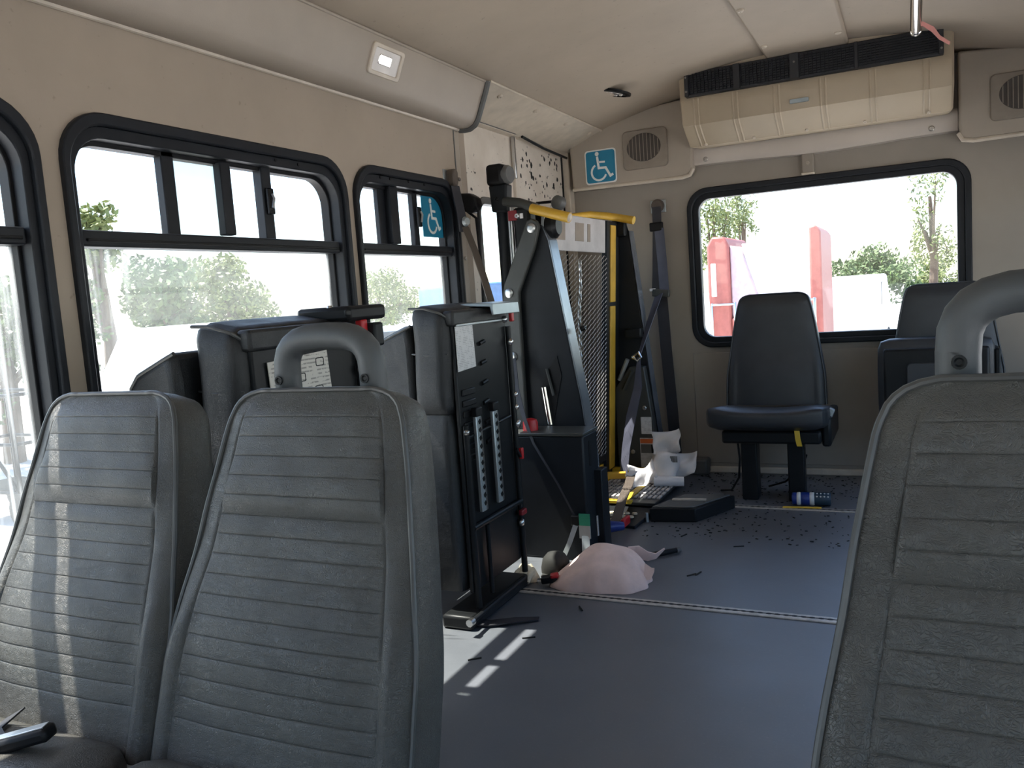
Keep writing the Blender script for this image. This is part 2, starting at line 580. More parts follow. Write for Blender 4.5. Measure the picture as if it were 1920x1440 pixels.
# ---- windows
def side_window(n, y0, y1, sgn, label, detail=None, lower='glass_clear'):
    """sgn +1: left wall (room at +x of the glass)"""
    xf = XL if sgn > 0 else XR
    X = lambda d: xf + sgn * d
    w = struct_empty('window_%d' % n, (xf, (y0 + y1) / 2, Z0), label)
    o_, i_ = rrect(y0, Z0, y1, Z1, .115, 8), rrect(y0 + .036, Z0 + .05, y1 - .036, Z1 - .055, .085, 8)
    MB().ring(o_, rrect(y0 + .018, Z0 + .025, y1 - .018, Z1 - .028, .10, 8), MX, X(-0.072), X(0.016)).build('outer_frame', 'black_frame', w, 0.004)
    MB().ring(rrect(y0 + .017, Z0 + .024, y1 - .017, Z1 - .027, .10, 8), i_, MX, X(-0.070), X(0.002)).build('inner_frame', 'black_frame', w, 0.003)
    MB().ring(rrect(y0 + .030, Z0 + .044, y1 - .030, Z1 - .048, .088, 8), rrect(y0 + .044, Z0 + .06, y1 - .044, Z1 - .066, .08, 8), MX, X(-0.066), X(-0.034)).build('gasket', 'black_plastic', w, 0.002)
    r = MB().box(*sorted((X(-0.062), X(-0.008))), y0 + .04, y1 - .04, 1.208, 1.245).build('rail', 'black_frame', w, 0.004)
    MB().box(*sorted((X(-0.010), X(-0.002))), y0 + .05, y1 - .05, 1.219, 1.226).build('rail_lip', 'black_plastic', r, 0.002)
    MB().box(*sorted((X(-0.058), X(-0.054))), y0 + .04, y1 - .04, Z0 + .05, 1.21).build('pane', lower, w)
    if detail is None:
        MB().box(*sorted((X(-0.058), X(-0.054))), y0 + .04, y1 - .04, 1.24, Z1 - .05).build('pane', 'glass_clear', w)
    else:
        for a, b, mt, dd in detail['panes']:
            MB().box(*sorted((X(-0.056 + dd), X(-0.052 + dd))), a, b, 1.24, Z1 - .05).build('pane', mt, w)
        for a, b, d0, d1, z0, z1 in detail['bars']:
            MB().box(*sorted((X(d0), X(d1))), a, b, z0, z1).build('mullion', 'black_frame', w, 0.003)
        for y, z in detail['latches']:
            l = MB().box(*sorted((X(-0.026), X(-0.014))), y - .012, y + .012, z - .045, z + .03).build('latch', 'black_plastic', w, 0.004)
            MB().tube([(X(-0.012), y, z + .012), (X(-0.006), y, z), (X(-0.008), y - .006, z - .028)], .004, 8).build('latch_lever', 'steel', l)
    if detail and detail.get('holes'):
        for y, z in detail['holes']:
            MB().lathe([(.005, 0), (.005, .003), (.002, .003)], (X(0.002), y, z), (sgn, 0, 0), 10).build('drain_hole', 'black_plastic', w)
    return w

side_window(1, *LW[2], 1, 'black framed side window at the left edge of view', lower='glass_dirty')
side_window(2, *LW[3], 1, 'large black framed side window with sliding upper panes', dict(
    panes=[(1.28, 1.60, 'glass_clear', -.004), (1.585, 1.745, 'glass_tint', .006), (1.74, 2.21, 'glass_clear', -.004)],
    bars=[(1.548, 1.588, -.060, -.034, 1.24, 1.455), (1.730, 1.768, -.045, -.018, 1.25, 1.445), (1.898, 1.938, -.060, -.028, 1.24, 1.455)],
    latches=[(1.918, 1.36)], holes=[(1.93, 1.468), (2.03, 1.466), (1.66, 1.485)]), 'glass_dirty')
side_window(3, *LW[4], 1, 'narrow side window beside the wheelchair lift', dict(
    panes=[(2.33, 2.54, 'glass_clear', -.004), (2.53, 2.95, 'glass_clear', .006)],
    bars=[(2.497, 2.540, -.060, -.040, 1.24, 1.455), (2.538, 2.590, -.045, -.016, 1.248, 1.45), (2.716, 2.750, -.056, -.034, 1.24, 1.455)],
    latches=[(2.733, 1.36)], holes=[(2.46, 1.47), (2.52, 1.47), (2.64, 1.472), (2.75, 1.47)]), 'glass_dirty')
side_window(5, *LW[0], 1, 'foremost left side window of the bus')
side_window(6, *LW[1], 1, 'left side window beside the camera position')
for k, (a, b) in enumerate(RW):
    side_window(7 + k, a, b, -1, 'right side window of the bus, number %d from the front' % (k + 1))

w = struct_empty('window_4', (CX, D, RZ0), 'wide rear window with rounded black rubber frame')
MB().ring(rrect(RX0, RZ0, RX1, RZ1, .11, 8), rrect(RX0 + .028, RZ0 + .028, RX1 - .028, RZ1 - .028, .09, 8), MY, D - .016, D + .05).build('outer_frame', 'black_frame', w, .006)
MB().ring(rrect(RX0 + .026, RZ0 + .026, RX1 - .026, RZ1 - .026, .09, 8), rrect(RX0 + .06, RZ0 + .055, RX1 - .06, RZ1 - .058, .065, 8), MY, D - .004, D + .045).build('inner_frame', 'black_frame', w, .005)
MB().box(RX0 + .03, RX1 - .03, D + .03, D + .034, RZ0 + .03, RZ1 - .03).build('pane', 'glass_clear', w)
w = struct_empty('window_13', (-0.415, YF, .55), 'windscreen at the front of the bus')
MB().ring(rrect(-1.46, .54, .63, 1.73, .12, 8), rrect(-1.40, .60, .57, 1.67, .10, 8), MY, YF - .07, YF + .015).build('outer_frame', 'black_frame', w, .006)
MB().box(-1.42, .59, YF - .04, YF - .036, .58, 1.69).build('pane', 'glass_clear', w)

# ---- left cove panel above the windows
cv = [(-1.495, 1.886), (-1.505, 1.855), (-1.522, 1.815), (-1.54, 1.772), (-1.552, 1.745), (-1.566, 1.727), (-1.588, 1.716), (-1.612, 1.715), (-1.638, 1.718)]
back = [(x - 0.012, z + 0.012) for x, z in reversed(cv)]
cove = MB()
cove.prism(cv + [(-1.638, 1.9), (-1.495, 1.9)], MY, YF, 3.05)
cove = structure(cove.build('trim_1', 'cove_beige'), 'curved beige cove panel between ceiling and left wall')
MB().tube([(-1.634, YF, 1.716), (-1.634, 3.05, 1.716)], .0075, 8).build('edge_strip', 'trim_cream', cove)
MB().tube([(-1.497, YF, 1.882), (-1.497, 3.05, 1.882)], .0055, 8).build('top_bead', 'cove_beige', cove)
MB().tube([(x + .004, 3.055, z - .003) for x, z in cv], .0125, 8).build('end_gasket', 'rubber_grey', cove)
for (x0, z0), (x1, z1) in ((cv[0], cv[1]),):
    pass
# panel above the lift door
p = MB()
p.prism([(-1.49, 1.888), (-1.700, 1.802), (-1.712, 1.82), (-1.712, 1.9), (-1.49, 1.91)], MY, 3.06, 4.47)
panel = structure(p.build('trim_2', 'trim_cream', None, .004), 'cream panel above the wheelchair lift door')
nrm = Vector((0.379, 0, -0.925))
screws(panel, 'screw', [(-1.535, y, 1.8695) for y in (3.25, 3.62, 4.0, 4.33)], nrm, .013, 'trim_cream', .009)
MB().tube([(-1.488, 3.07, 1.886), (-1.488, 4.46, 1.886)], .006, 8).build('seam_bead', 'trim_cream', panel)

# ---- lift doorway: jamb, doors, header
j = structure(MB().box(-1.74, -1.648, 3.012, 3.075, -0.05, 1.80).build('trim_3', 'cove_beige', None, .01), 'beige jamb strip beside the lift door')
MB().box(-1.76, -1.69, 3.076, 3.20, -0.05, 1.80).build('jamb_return', 'wall_beige', j, .006)
MB().box(-1.652, -1.640, 3.004, 3.020, -0.05, 1.72).build('jamb_seam', 'rubber_grey', j, .003)
screws(j, 'screw', [(-1.648, 3.045, z) for z in (1.20, 1.52)], (1, 0, 0), .008)
structure(MB().box(-1.79, -1.70, 4.43, 4.50, -0.05, 1.86).build('trim_4', 'trim_cream', None, .006), 'cream corner post between lift door and rear wall')
hd = structure(MB().box(-1.80, -1.70, 3.06, 4.47, 1.80, 1.91).build('trim_5', 'trim_cream', None, .004), 'door header above the lift doors')
MB().box(-1.70, -1.692, 3.10, 3.74, 1.803, 1.812).build('weather_strip', 'rubber_grey', hd, .002)
MB().tube([(-1.69, 3.80, 1.80), (-1.685, 4.05, 1.775), (-1.69, 4.38, 1.765)], .007, 8).build('gas_strut', 'black_metal', hd)
def lift_door(n, y0, y1, wy0, wy1, label):
    d = struct_empty('door_%d' % n, (-1.76, (y0 + y1) / 2, -.05), label)
    plate('door_panel', [(y0, -.05), (y1, -.05), (y1, 1.80), (y0, 1.80)], [rrect(wy0, 1.0, wy1, 1.47, .06, 6)], MX, -1.78, -1.74, 'door_white', d)
    MB().ring(rrect(wy0 - .02, .98, wy1 + .02, 1.49, .075, 6), rrect(wy0 + .012, 1.012, wy1 - .012, 1.458, .05, 6), MX, -1.785, -1.733).build('window_gasket', 'rubber_grey', d, .004)
    MB().box(-1.763, -1.759, wy0, wy1, 1.0, 1.47).build('pane', 'glass_clear', d)
    return d
dA = lift_door(1, 3.20, 3.775, 3.38, 3.735, 'white painted lift door leaf nearest the window')
dB = lift_door(2, 3.785, 4.43, 3.825, 4.17, 'white lift door leaf with black paint chips')
MB().box(-1.742, -1.722, 3.765, 3.80, -.05, 1.80).build('door_edge', 'door_white', dB, .004)
MB().box(-1.732, -1.715, 3.755, 3.772, 1.60, 1.80).build('hinge_bar', 'steel', dA, .003)
MB().box(-1.742, -1.735, 4.415, 4.43, .0, 1.78).build('door_seal', 'black_plastic', dB)
# paint chips flaked off the door leaf
ch = MB()
for k in range(90):
    y = 3.82 + 0.58 * random.random() ** 0.8
    z = 1.25 + 0.53 * random.random() ** 0.6
    s_ = random.uniform(.003, .011) * (1.3 if z > 1.6 else .8)
    pts = [(y + s_ * random.uniform(.5, 1.2) * math.cos(a), z + s_ * random.uniform(.5, 1.5) * math.sin(a)) for a in [i * math.pi / 3 for i in range(6)]]
    ch.prism(pts, MX, -1.7400, -1.7388)
props(ch.build('paint_chips', 'debris', dB, smooth=False), 'black patches where white paint flaked off', kind='stuff')

# ---- rear wall trims
b = structure(MB().box(-1.7, XR, D - .022, D, 0.0, 0.034).build('baseboard_rear', 'trim_cream', None, .006), 'cream strip along the foot of the rear wall')
q = MB()
n_ = 26
vs_, fs = [], []
for k in range(n_ + 1):
    t_ = k / n_
    x = lerp(-1.035, 0.213, t_)
    zb = 1.640 - .010 * math.sin(math.pi * t_) + .004 * math.sin(9 * t_)
    for y, z in ((D - .002, 1.75), (D - .035, 1.745), (D - .045, 1.72), (D - .046, zb + .02), (D - .035, zb + .004), (D - .002, zb)):
        vs_.append((x, y, z))
for k in range(n_):
    for c in range(5):
        fs.append((k * 6 + c, k * 6 + c + 1, k * 6 + 7 + c, k * 6 + 6 + c))
fs += [tuple(range(6)), tuple(reversed(range(n_ * 6, n_ * 6 + 6)))]
q.add(vs_, fs)
st = structure(q.build('trim_6', 'strip_white'), 'pale padded strip under the air conditioner')
screws(st, 'screw', [(-.945, D - .046, 1.668), (.105, D - .046, 1.668)], (0, -1, 0), .013)
br = structure(MB().box(-.475, -.418, D - .03, D - .004, 1.535, 1.655).build('trim_7', 'rear_fabric', None, .006), 'small beige bracket above the rear window')
screws(br, 'screw', [(-.447, D - .03, 1.585)], (0, -1, 0), .01, 'cove_beige')
MB().box(-.478, -.415, D - .034, D - .004, 1.530, 1.540).build('bracket_lip', 'trim_cream', br, .003)
pn = structure(MB().box(-1.07, .30, D - .010, D, .05, .655).build('trim_8', 'rear_fabric', None, .005), 'padded lower panel below the rear window')
structure(MB().box(-1.30, -1.00, 4.40, D, 0.0, .085).build('trim_9', 'rubber_grey', None, .012), 'low dark duct box at the foot of rear wall')

# ================================================================== CEILING FITTINGS
cp = thing('ceiling_panel', (-.40, 3.1, 2.045), 'beige rectangular access panel screwed to the ceiling', 'panel')
MB().box(-.575, -.222, 1.9, 4.10, 2.026, 2.05).build('cover', 'ceiling_beige', cp, .012)
screws(cp, 'screw', [(x, y, 2.026) for x in (-.548, -.25) for y in (2.2, 2.75, 3.30, 3.86)], (0, 0, -1), .014, 'trim_cream', .008)

gr = thing('grab_rail', (.034, 3.0, 1.82), 'chrome overhead grab rail ending near the air conditioner', 'rail')
MB().tube([(.034, -2.0, 1.82), (.034, 3.215, 1.82)], .0175, 16).build('tube', 'chrome', gr)
MB().lathe([(.0175, 0), (.0195, .002), (.0195, .02), (.012, .026)], (.034, 3.205, 1.82), (0, 1, 0), 16).build('end_cap', 'chrome', gr)
for y in (-1.6, 0.8, 2.86):
    MB().tube([(.034, y, 1.82), (.034, y, ceil_z(.034) + .01)], .011, 12).build('bracket_post', 'chrome', gr)
    MB().lathe([(.035, 0), (.03, .008), (.012, .014)], (.034, y, ceil_z(.034)), (0, 0, -1), 14).build('bracket_flange', 'chrome', gr)
tp = MB()
tp.ribbon([(.05, 3.20, 1.835), (.085, 3.23, 1.815), (.105, 3.25, 1.79), (.135, 3.25, 1.765)], (0.3, 0, 1), [.012, .016, .012, .010], .004)
props(tp.build('pink_tape', 'pink_tape'), 'strip of pink tape dangling from the grab rail end', 'tape')

sp = thing('ceiling_light', (-1.24, 3.88, 1.954), 'round black rimmed light set in the ceiling near the rear corner', 'light')
nn = Vector((-.25, 0, -1)).normalized()
MB().lathe([(.083, -.004), (.083, .007), (.066, .010), (.064, .0)], (-1.24, 3.88, 1.951), nn, 28).build('bezel', 'black_plastic', sp)
MB().lathe([(.066, -.002), (.064, .003), (.002, .004)], (-1.24, 3.88, 1.951), nn, 28).build('reflector', 'steel', sp)
for k in range(8):
    a = k * math.pi / 4
    c = Vector((-1.24, 3.88, 1.951)) + nn * .006 + (Vector((0, 1, 0)) * math.sin(a) + Vector((0, 1, 0)).cross(nn) * math.cos(a)) * .038
    MB().lathe([(.009, 0), (.007, .004)], c, nn, 8).build('bulb', 'lens_white', sp)

# dome light on the cove
cn = Vector((.911, 0, -.412)).normalized()      # room side normal of the sloping cove
cd = Vector((-.412, 0, -.911))
def on_cove(y, s, d):
    P = Vector((-1.507, 0, 1.862)) + cd * s + cn * d
    return (P.x, y, P.z)
dl = thing('dome_light', (-1.52, 2.37, 1.82), 'rectangular white dome light on the cove panel', 'light')
MB().ring(rrect(2.285, .0, 2.462, .098, .012, 4), rrect(2.300, .014, 2.447, .084, .008, 4), lambda a, b, d: on_cove(a, b, d), -.002, .013).build('bezel', 'trim_cream', dl, .003)
MB().prism(rrect(2.298, .012, 2.449, .086, .008, 4), lambda a, b, d: on_cove(a, b, d), 0, .008).build('lens', 'lens_white', dl, .002)
MB().prism(rrect(2.330, .030, 2.40, .062, .006, 4), lambda a, b, d: on_cove(a, b, d), .006, .0105).build('reflector', 'chrome', dl, .002)

# ---- air conditioner
ac = thing('air_conditioner', (CX, 4.3, 1.70), 'tan ribbed air conditioner unit under the rear ceiling', 'air conditioner')
def ac_loft(secs, name, mat, par, bev=.0):
    m = MB()
    n = len(secs[0])
    for s_ in secs: m.v += s_
    for i in range(len(secs) - 1):
        for k in range(n):
            l = (k + 1) % n
            m.f.append((i * n + k, (i + 1) * n + k, (i + 1) * n + l, i * n + l))
    m.f += [tuple(range(n)), tuple(reversed(range((len(secs) - 1) * n, len(secs) * n)))]
    return m.build(name, mat, par, bev)
AP = [(4.085, 2.045), (4.098, 1.915), (4.092, 1.905), (4.094, 1.86), (4.104, 1.785), (4.160, 1.748), (4.215, 1.718), (4.235, 1.702), (4.44, 1.72), (4.44, 2.045)]
def ac_sec(x, inset):
    return [(x, y + inset * (0.8 if z < 1.9 else .5), z + (inset * .35 if z < 1.8 else 0)) for y, z in AP]
ac_loft([ac_sec(-.985, .05), ac_sec(-.975, .012), ac_sec(-.955, 0), ac_sec(.155, 0), ac_sec(.177, .012), ac_sec(.187, .05)], 'casing', 'ac_tan', ac)
for x in (-.905, -.722, -.535, -.335, -.13, .083):
    m = MB()
    for k, (y, z) in enumerate(AP[2:8]):
        pass
    for dx in (-.011, .011):
        m.tube([(x + dx, y + .001, z) for y, z in AP[2:8]], .0055, 6)
    m.build('rib', 'ac_tan', ac)
vt = MB().box(-.948, .147, 4.073, 4.10, 1.912, 2.026).build('vent', 'vent_black', ac, .004)
m = MB()
for k in range(62):
    x = lerp(-.925, .125, k / 61)
    m.box(x - .0015, x + .0015, 4.062, 4.075, 1.922, 2.016)
props(m.build('vent_fin', 'black_frame', vt, smooth=False), 'thin black vertical louvre fins', kind='stuff')
m = MB()
for k in range(9):
    z = 1.925 + k * .0105
    m.box(-.935, .135, 4.066, 4.075, z - .001, z + .001)
props(m.build('vent_slat', 'black_frame', vt, smooth=False), 'thin black horizontal louvre slats', kind='stuff')
for x0, x1 in ((-.948, -.93), (-.72, -.69), (-.47, -.43), (-.20, -.185), (.128, .147)):
    MB().box(x0, x1, 4.058, 4.074, 1.913, 2.024).build('vent_post', 'vent_black', vt, .002)
screws(vt, 'screw', [(-.939, 4.058, 1.935), (-.939, 4.058, 2.0), (-.45, 4.058, 1.985), (.138, 4.058, 1.935)], (0, -1, 0), .005)
MB().prism(rrect(-.478, 1.812, -.396, 1.830, .004, 3), MY, 4.090, 4.103).build('badge', 'badge', ac, .001)
screws(ac, 'screw', [(x, 4.214, 1.706) for x in (-.89, -.66, -.42, -.17, .09)], (0, -.6, -.8), .008, 'trim_cream')

# ---- speaker pods in both rear corners
def pod(mir, label, lab2):
    X = (lambda x: -.79 - x) if mir else (lambda x: x)
    p = thing('speaker_housing', (X(-1.33), 4.45, 1.585), label, 'speaker housing', 'speaker housings in the rear corners')
    out_ = [(-1.672, 1.600), (-1.655, 1.588), (-1.06, 1.588), (-1.03, 1.594), (-1.012, 1.612), (-1.005, 1.66), (-1.005, 1.985), (-1.25, 1.965), (-1.53, 1.895), (-1.68, 1.845)]
    MB().prism([(X(a), b) for a, b in out_], MY, 4.40, D).build('shell', 'cove_beige', p, .014, seg=3)
    MB().tube([(X(-1.67), 4.402, 1.590), (X(-1.06), 4.402, 1.584), (X(-1.02), 4.404, 1.592), (X(-1.003), 4.41, 1.625)], .010, 8).build('lip', 'trim_cream', p)
    g = MB().prism(rrect(*sorted((X(-1.372), X(-1.128)))[:1], 1.655, sorted((X(-1.372), X(-1.128)))[1], 1.858, .025, 5), MY, 4.390, 4.405).build('grille_plate', 'speaker_frame', p, .005)
    el = [(X(-1.255 + .092 * math.cos(k * math.pi / 14)), 1.765 + .073 * math.sin(k * math.pi / 14)) for k in range(28)]
    MB().prism(el, MY, 4.3865, 4.392).build('speaker_cloth', 'speaker_dark', g, .001)
    for k in range(-4, 5):
        h = .071 * math.sqrt(max(0, 1 - (k * .0195 / .092) ** 2))
        MB().box(X(-1.255 + k * .0195) - .0016, X(-1.255 + k * .0195) + .0016, 4.383, 4.388, 1.765 - h, 1.765 + h).build('grille_bar', 'speaker_frame', g)
    return p
pod(False, 'beige corner speaker housing carrying the blue wheelchair sign', '')
pod(True, 'beige corner speaker housing at the right edge of view', '')

# ---- wheelchair signs
def stroke(m, pts, w, mp, d0, d1):
    n = len(pts)
    L, R = [], []
    for i, (x, y) in enumerate(pts):
        ax, ay = pts[max(i - 1, 0)]
        bx, by = pts[min(i + 1, n - 1)]
        d1_ = Vector((x - ax, y - ay)) if i else Vector((bx - x, by - y))
        d2_ = Vector((bx - x, by - y)) if i < n - 1 else d1_
        d1_.normalize(); d2_.normalize()
        n1, n2 = Vector((-d1_.y, d1_.x)), Vector((-d2_.y, d2_.x))
        mt = (n1 + n2).normalized()
        k = (w / 2) / max(.35, mt.dot(n1))
        L.append((x + mt.x * k, y + mt.y * k))
        R.append((x - mt.x * k, y - mt.y * k))
    nn_ = len(m.v)
    vs_ = [mp(a, b, d) for d in (d0, d1) for P in (L, R) for a, b in P]
    fs = []
    for i in range(n - 1):
        fs += [(i, i + 1, n + i + 1, n + i), (2 * n + i, 3 * n + i, 3 * n + i + 1, 2 * n + i + 1), (i, 2 * n + i, 2 * n + i + 1, i + 1), (n + i, n + i + 1, 3 * n + i + 1, 3 * n + i)]
    fs += [(0, n, 3 * n, 2 * n), (n - 1, 3 * n - 1, 4 * n - 1, 2 * n - 1)]
    m.add(vs_, fs)
def symbol(mp, d0, d1):
    m = MB()
    m.prism(circ(.40, .875, .062, 18), mp, d0, d1)
    stroke(m, [(.405, .80), (.44, .46), (.66, .455), (.80, .20), (.89, .245)], .068, mp, d0, d1)
    stroke(m, [(.43, .635), (.645, .625)], .055, mp, d0, d1)
    stroke(m, [(.44 + .235 * math.cos(math.radians(a)), .34 + .235 * math.sin(math.radians(a))) for a in range(118, 352, 13)], .058, mp, d0, d1)
    return m
sg = thing('wheelchair_sign', (-1.50, 4.39, 1.61), 'blue wheelchair sign with white border on the corner speaker housing', 'sign')
f2 = lambda a, b, d: (-1.590 + .178 * a, d, 1.606 + .182 * b)
MB().prism(rrect(0, 0, 1, 1, .1, 5), f2, 4.396, 4.3985).build('border', 'sign_white', sg)
MB().prism(rrect(.04, .04, .96, .96, .08, 5), f2, 4.3945, 4.3965).build('field', 'sign_blue', sg)
symbol(f2, 4.3925, 4.395).build('symbol', 'sign_white', sg)
sg = thing('wheelchair_decal', (-1.66, 2.83, 1.27), 'blue wheelchair decal stuck on the narrow side window pane', 'sign')
f3 = lambda a, b, d: (d, 2.790 + .152 * a, 1.283 + .160 * b)
MB().prism([(0, 0), (1, 0), (1, .86), (.9, 1.0), (0, 1.0)], f3, -1.6835, -1.682).build('field', 'sign_blue', sg)
symbol(lambda a, b, d: f3(.06 + .9 * a, b, d), -1.6815, -1.679).build('symbol', 'sign_white', sg)

# ---- floor tracks
def track(y, x0, x1, label):
    t_ = thing('floor_track', ((x0 + x1) / 2, y, 0), label, 'floor track', 'tie-down tracks across the floor')
    MB().box(x0, x1, y - .020, y + .020, 0.0, .005).build('rail', 'track_alu', t_, .0015)
    m = MB()
    k = x0 + .03
    while k < x1 - .03:
        m.prism([(k + .010 * math.cos(a), y + .006 * math.sin(a)) for a in [i * math.pi / 4 for i in range(8)]], MZ, .0048, .0056)
        m.box(k + .008, k + .019, y - .0028, y + .0028, .0048, .0056)
        k += .0254
    props(m.build('slot', 'black_plastic', t_, smooth=False), 'row of dark keyhole slots', kind='stuff')
track(2.545, -1.33, .82, 'slotted aluminium track in the floor beside the pink bag')
track(3.79, -1.0, .82, 'dirty slotted aluminium track in the floor before the rear seats')

# ================================================================== SEATS
def interp(tab, x):
    if x <= tab[0][0]: return tab[0][1]
    for (a, u), (b, v) in zip(tab, tab[1:]):
        if x <= b: return lerp(u, v, (x - a) / (b - a))
    return tab[-1][1]

def backrest(parent, cx, ytop, ztop, tan_t, W, length, mat, pipe_mat, stitched, thick=.10, name='backrest', bulge=.018, lumbar=.022, wing=.024):
    a = math.atan(tan_t)
    dn = Vector((0, -math.sin(a), -math.cos(a)))
    nr = Vector((0, -math.cos(a), math.sin(a)))
    T0 = Vector((cx, ytop, ztop))
    smp = lambda s: sum(interp(W, max(0, s + o)) for o in (-.008, 0, .008)) / 3 if s > .03 else interp(W, s)
    ss = [0, .004, .010, .018, .027]
    stitches = [.045 + .0315 * k for k in range(int((length - .07) / .0315))] if stitched else []
    crease = stitches[5] if stitched else None
    s = .038
    grid = []
    if stitched:
        for q in stitches:
            grid += [q - .011, q - .0026, q - .0011, q, q + .0011, q + .0026, q + .011]
        grid.append(length)
    else:
        k = .045
        while k < length:
            grid.append(k)
            k += .022
        grid.append(length)
    ss += [g for g in sorted(grid) if g > .03]
    ts = sorted(set([-1, -.97, -.93, -.88, -.835, -.815, -.80, -.785, -.765, -.70, -.6, -.45, -.3, -.15, 0] + [1, .97, .93, .88, .835, .815, .80, .785, .765, .70, .6, .45, .3, .15]))
    def front(t, s):
        w = smp(s)
        n = bulge * (1 - t ** 4) * sm(s, 0, .05)
        n += lumbar * sm(s, .24, .42) * (1 - abs(t) ** 3)
        n += wing * sm(s, .22, .45) * math.exp(-((abs(t) - .90) / .10) ** 2)
        if stitched:
            if abs(t) < .80:
                fade = 1 if abs(t) < .78 else .4
                for q in stitches:
                    if abs(s - q) < .012:
                        n -= .0014 * fade * math.exp(-((s - q) / .0009) ** 2)
                n -= .005 * math.exp(-((s - crease) / .010) ** 2) * (1 - abs(t) ** 4)
                n += .006 * math.exp(-((s - crease + .045) / .035) ** 2)
            n -= .0022 * math.exp(-((abs(t) - .80) / .008) ** 2) * sm(s, .02, .05)
            n += .0012 * math.sin(37 * s + 9 * t) * math.sin(23 * t + 11 * s)
        return T0 + Vector((t * w, 0, 0)) + dn * s + nr * n
    m = MB()
    nt_, ns = len(ts), len(ss)
    m.v = [tuple(front(t, s)) for s in ss for t in ts]
    for i in range(ns - 1):
        for k in range(nt_ - 1):
            m.f.append((i * nt_ + k, i * nt_ + k + 1, (i + 1) * nt_ + k + 1, (i + 1) * nt_ + k))
    # outline
    idx = [i * nt_ for i in reversed(range(ns))] + list(range(1, nt_ - 1)) + [i * nt_ + nt_ - 1 for i in range(ns)]
    line = [Vector(m.v[i]) for i in idx]
    c2 = T0 + dn * (length * .45)
    prev = idx
    N = len(idx)
    for e, bck in ((.003, .012), (.005, .040), (.003, thick * .7), (-.014, thick * .95), (-.05, thick)):
        base = len(m.v)
        for i, p in enumerate(line):
            tg = (line[min(i + 1, N - 1)] - line[max(i - 1, 0)])
            tg = tg - nr * tg.dot(nr)
            o = tg.cross(nr).normalized()
            if (p - c2).dot(o) < 0: o = -o
            q = p + o * e - nr * bck
            if e < -.02: q = p + (c2 - p) * .16 - nr * bck
            m.v.append(tuple(q))
        cur = list(range(base, base + N))
        for i in range(N - 1):
            m.f.append((prev[i], prev[i + 1], cur[i + 1], cur[i]))
        prev = cur
    m.f.append(tuple(prev))
    m.f.append(tuple([idx[0], idx[-1], prev[-1], prev[0]]))
    b = m.build(name, mat, parent)
    for poly in b.data.polygons: poly.use_smooth = True
    b.data.set_sharp_from_angle(angle=math.radians(60))
    MB().tube([p + nr * .002 for p in line], .0042, 8).build('piping', pipe_mat, b)
    return b

def pad(m, x0, x1, y0, y1, z0, z1, puff=.02, e=.035, n=9):
    """soft box: rounded, puffed faces"""
    cx, cy, cz = (x0 + x1) / 2, (y0 + y1) / 2, (z0 + z1) / 2
    hx, hy, hz = (x1 - x0) / 2, (y1 - y0) / 2, (z1 - z0) / 2
    bm = bmesh.new()
    bmesh.ops.create_cube(bm, size=2)
    bmesh.ops.subdivide_edges(bm, edges=bm.edges, cuts=n, use_grid_fill=True)
    for v in bm.verts:
        u = v.co.copy()
        p = Vector((u.x * hx, u.y * hy, u.z * hz))
        inner = Vector((max(-hx + e, min(hx - e, p.x)), max(-hy + e, min(hy - e, p.y)), max(-hz + e, min(hz - e, p.z))))
        dlt = p - inner
        if dlt.length > 1e-9:
            mx_ = max(abs(dlt.x), abs(dlt.y), abs(dlt.z))
            p = inner + dlt.normalized() * e * min(1, mx_ / e)
        for ax in range(3):
            o1, o2 = [(1, 2), (0, 2), (0, 1)][ax]
            if abs(u[ax]) > .999:
                p[ax] += math.copysign(puff * (1 - u[o1] ** 4) * (1 - u[o2] ** 4), u[ax])
        v.co = p + Vector((cx, cy, cz))
    base = len(m.v)
    bm.verts.index_update()
    m.v += [tuple(v.co) for v in bm.verts]
    m.f += [tuple(base + v.index for v in f.verts) for f in bm.faces]
    bm.free()
    return m

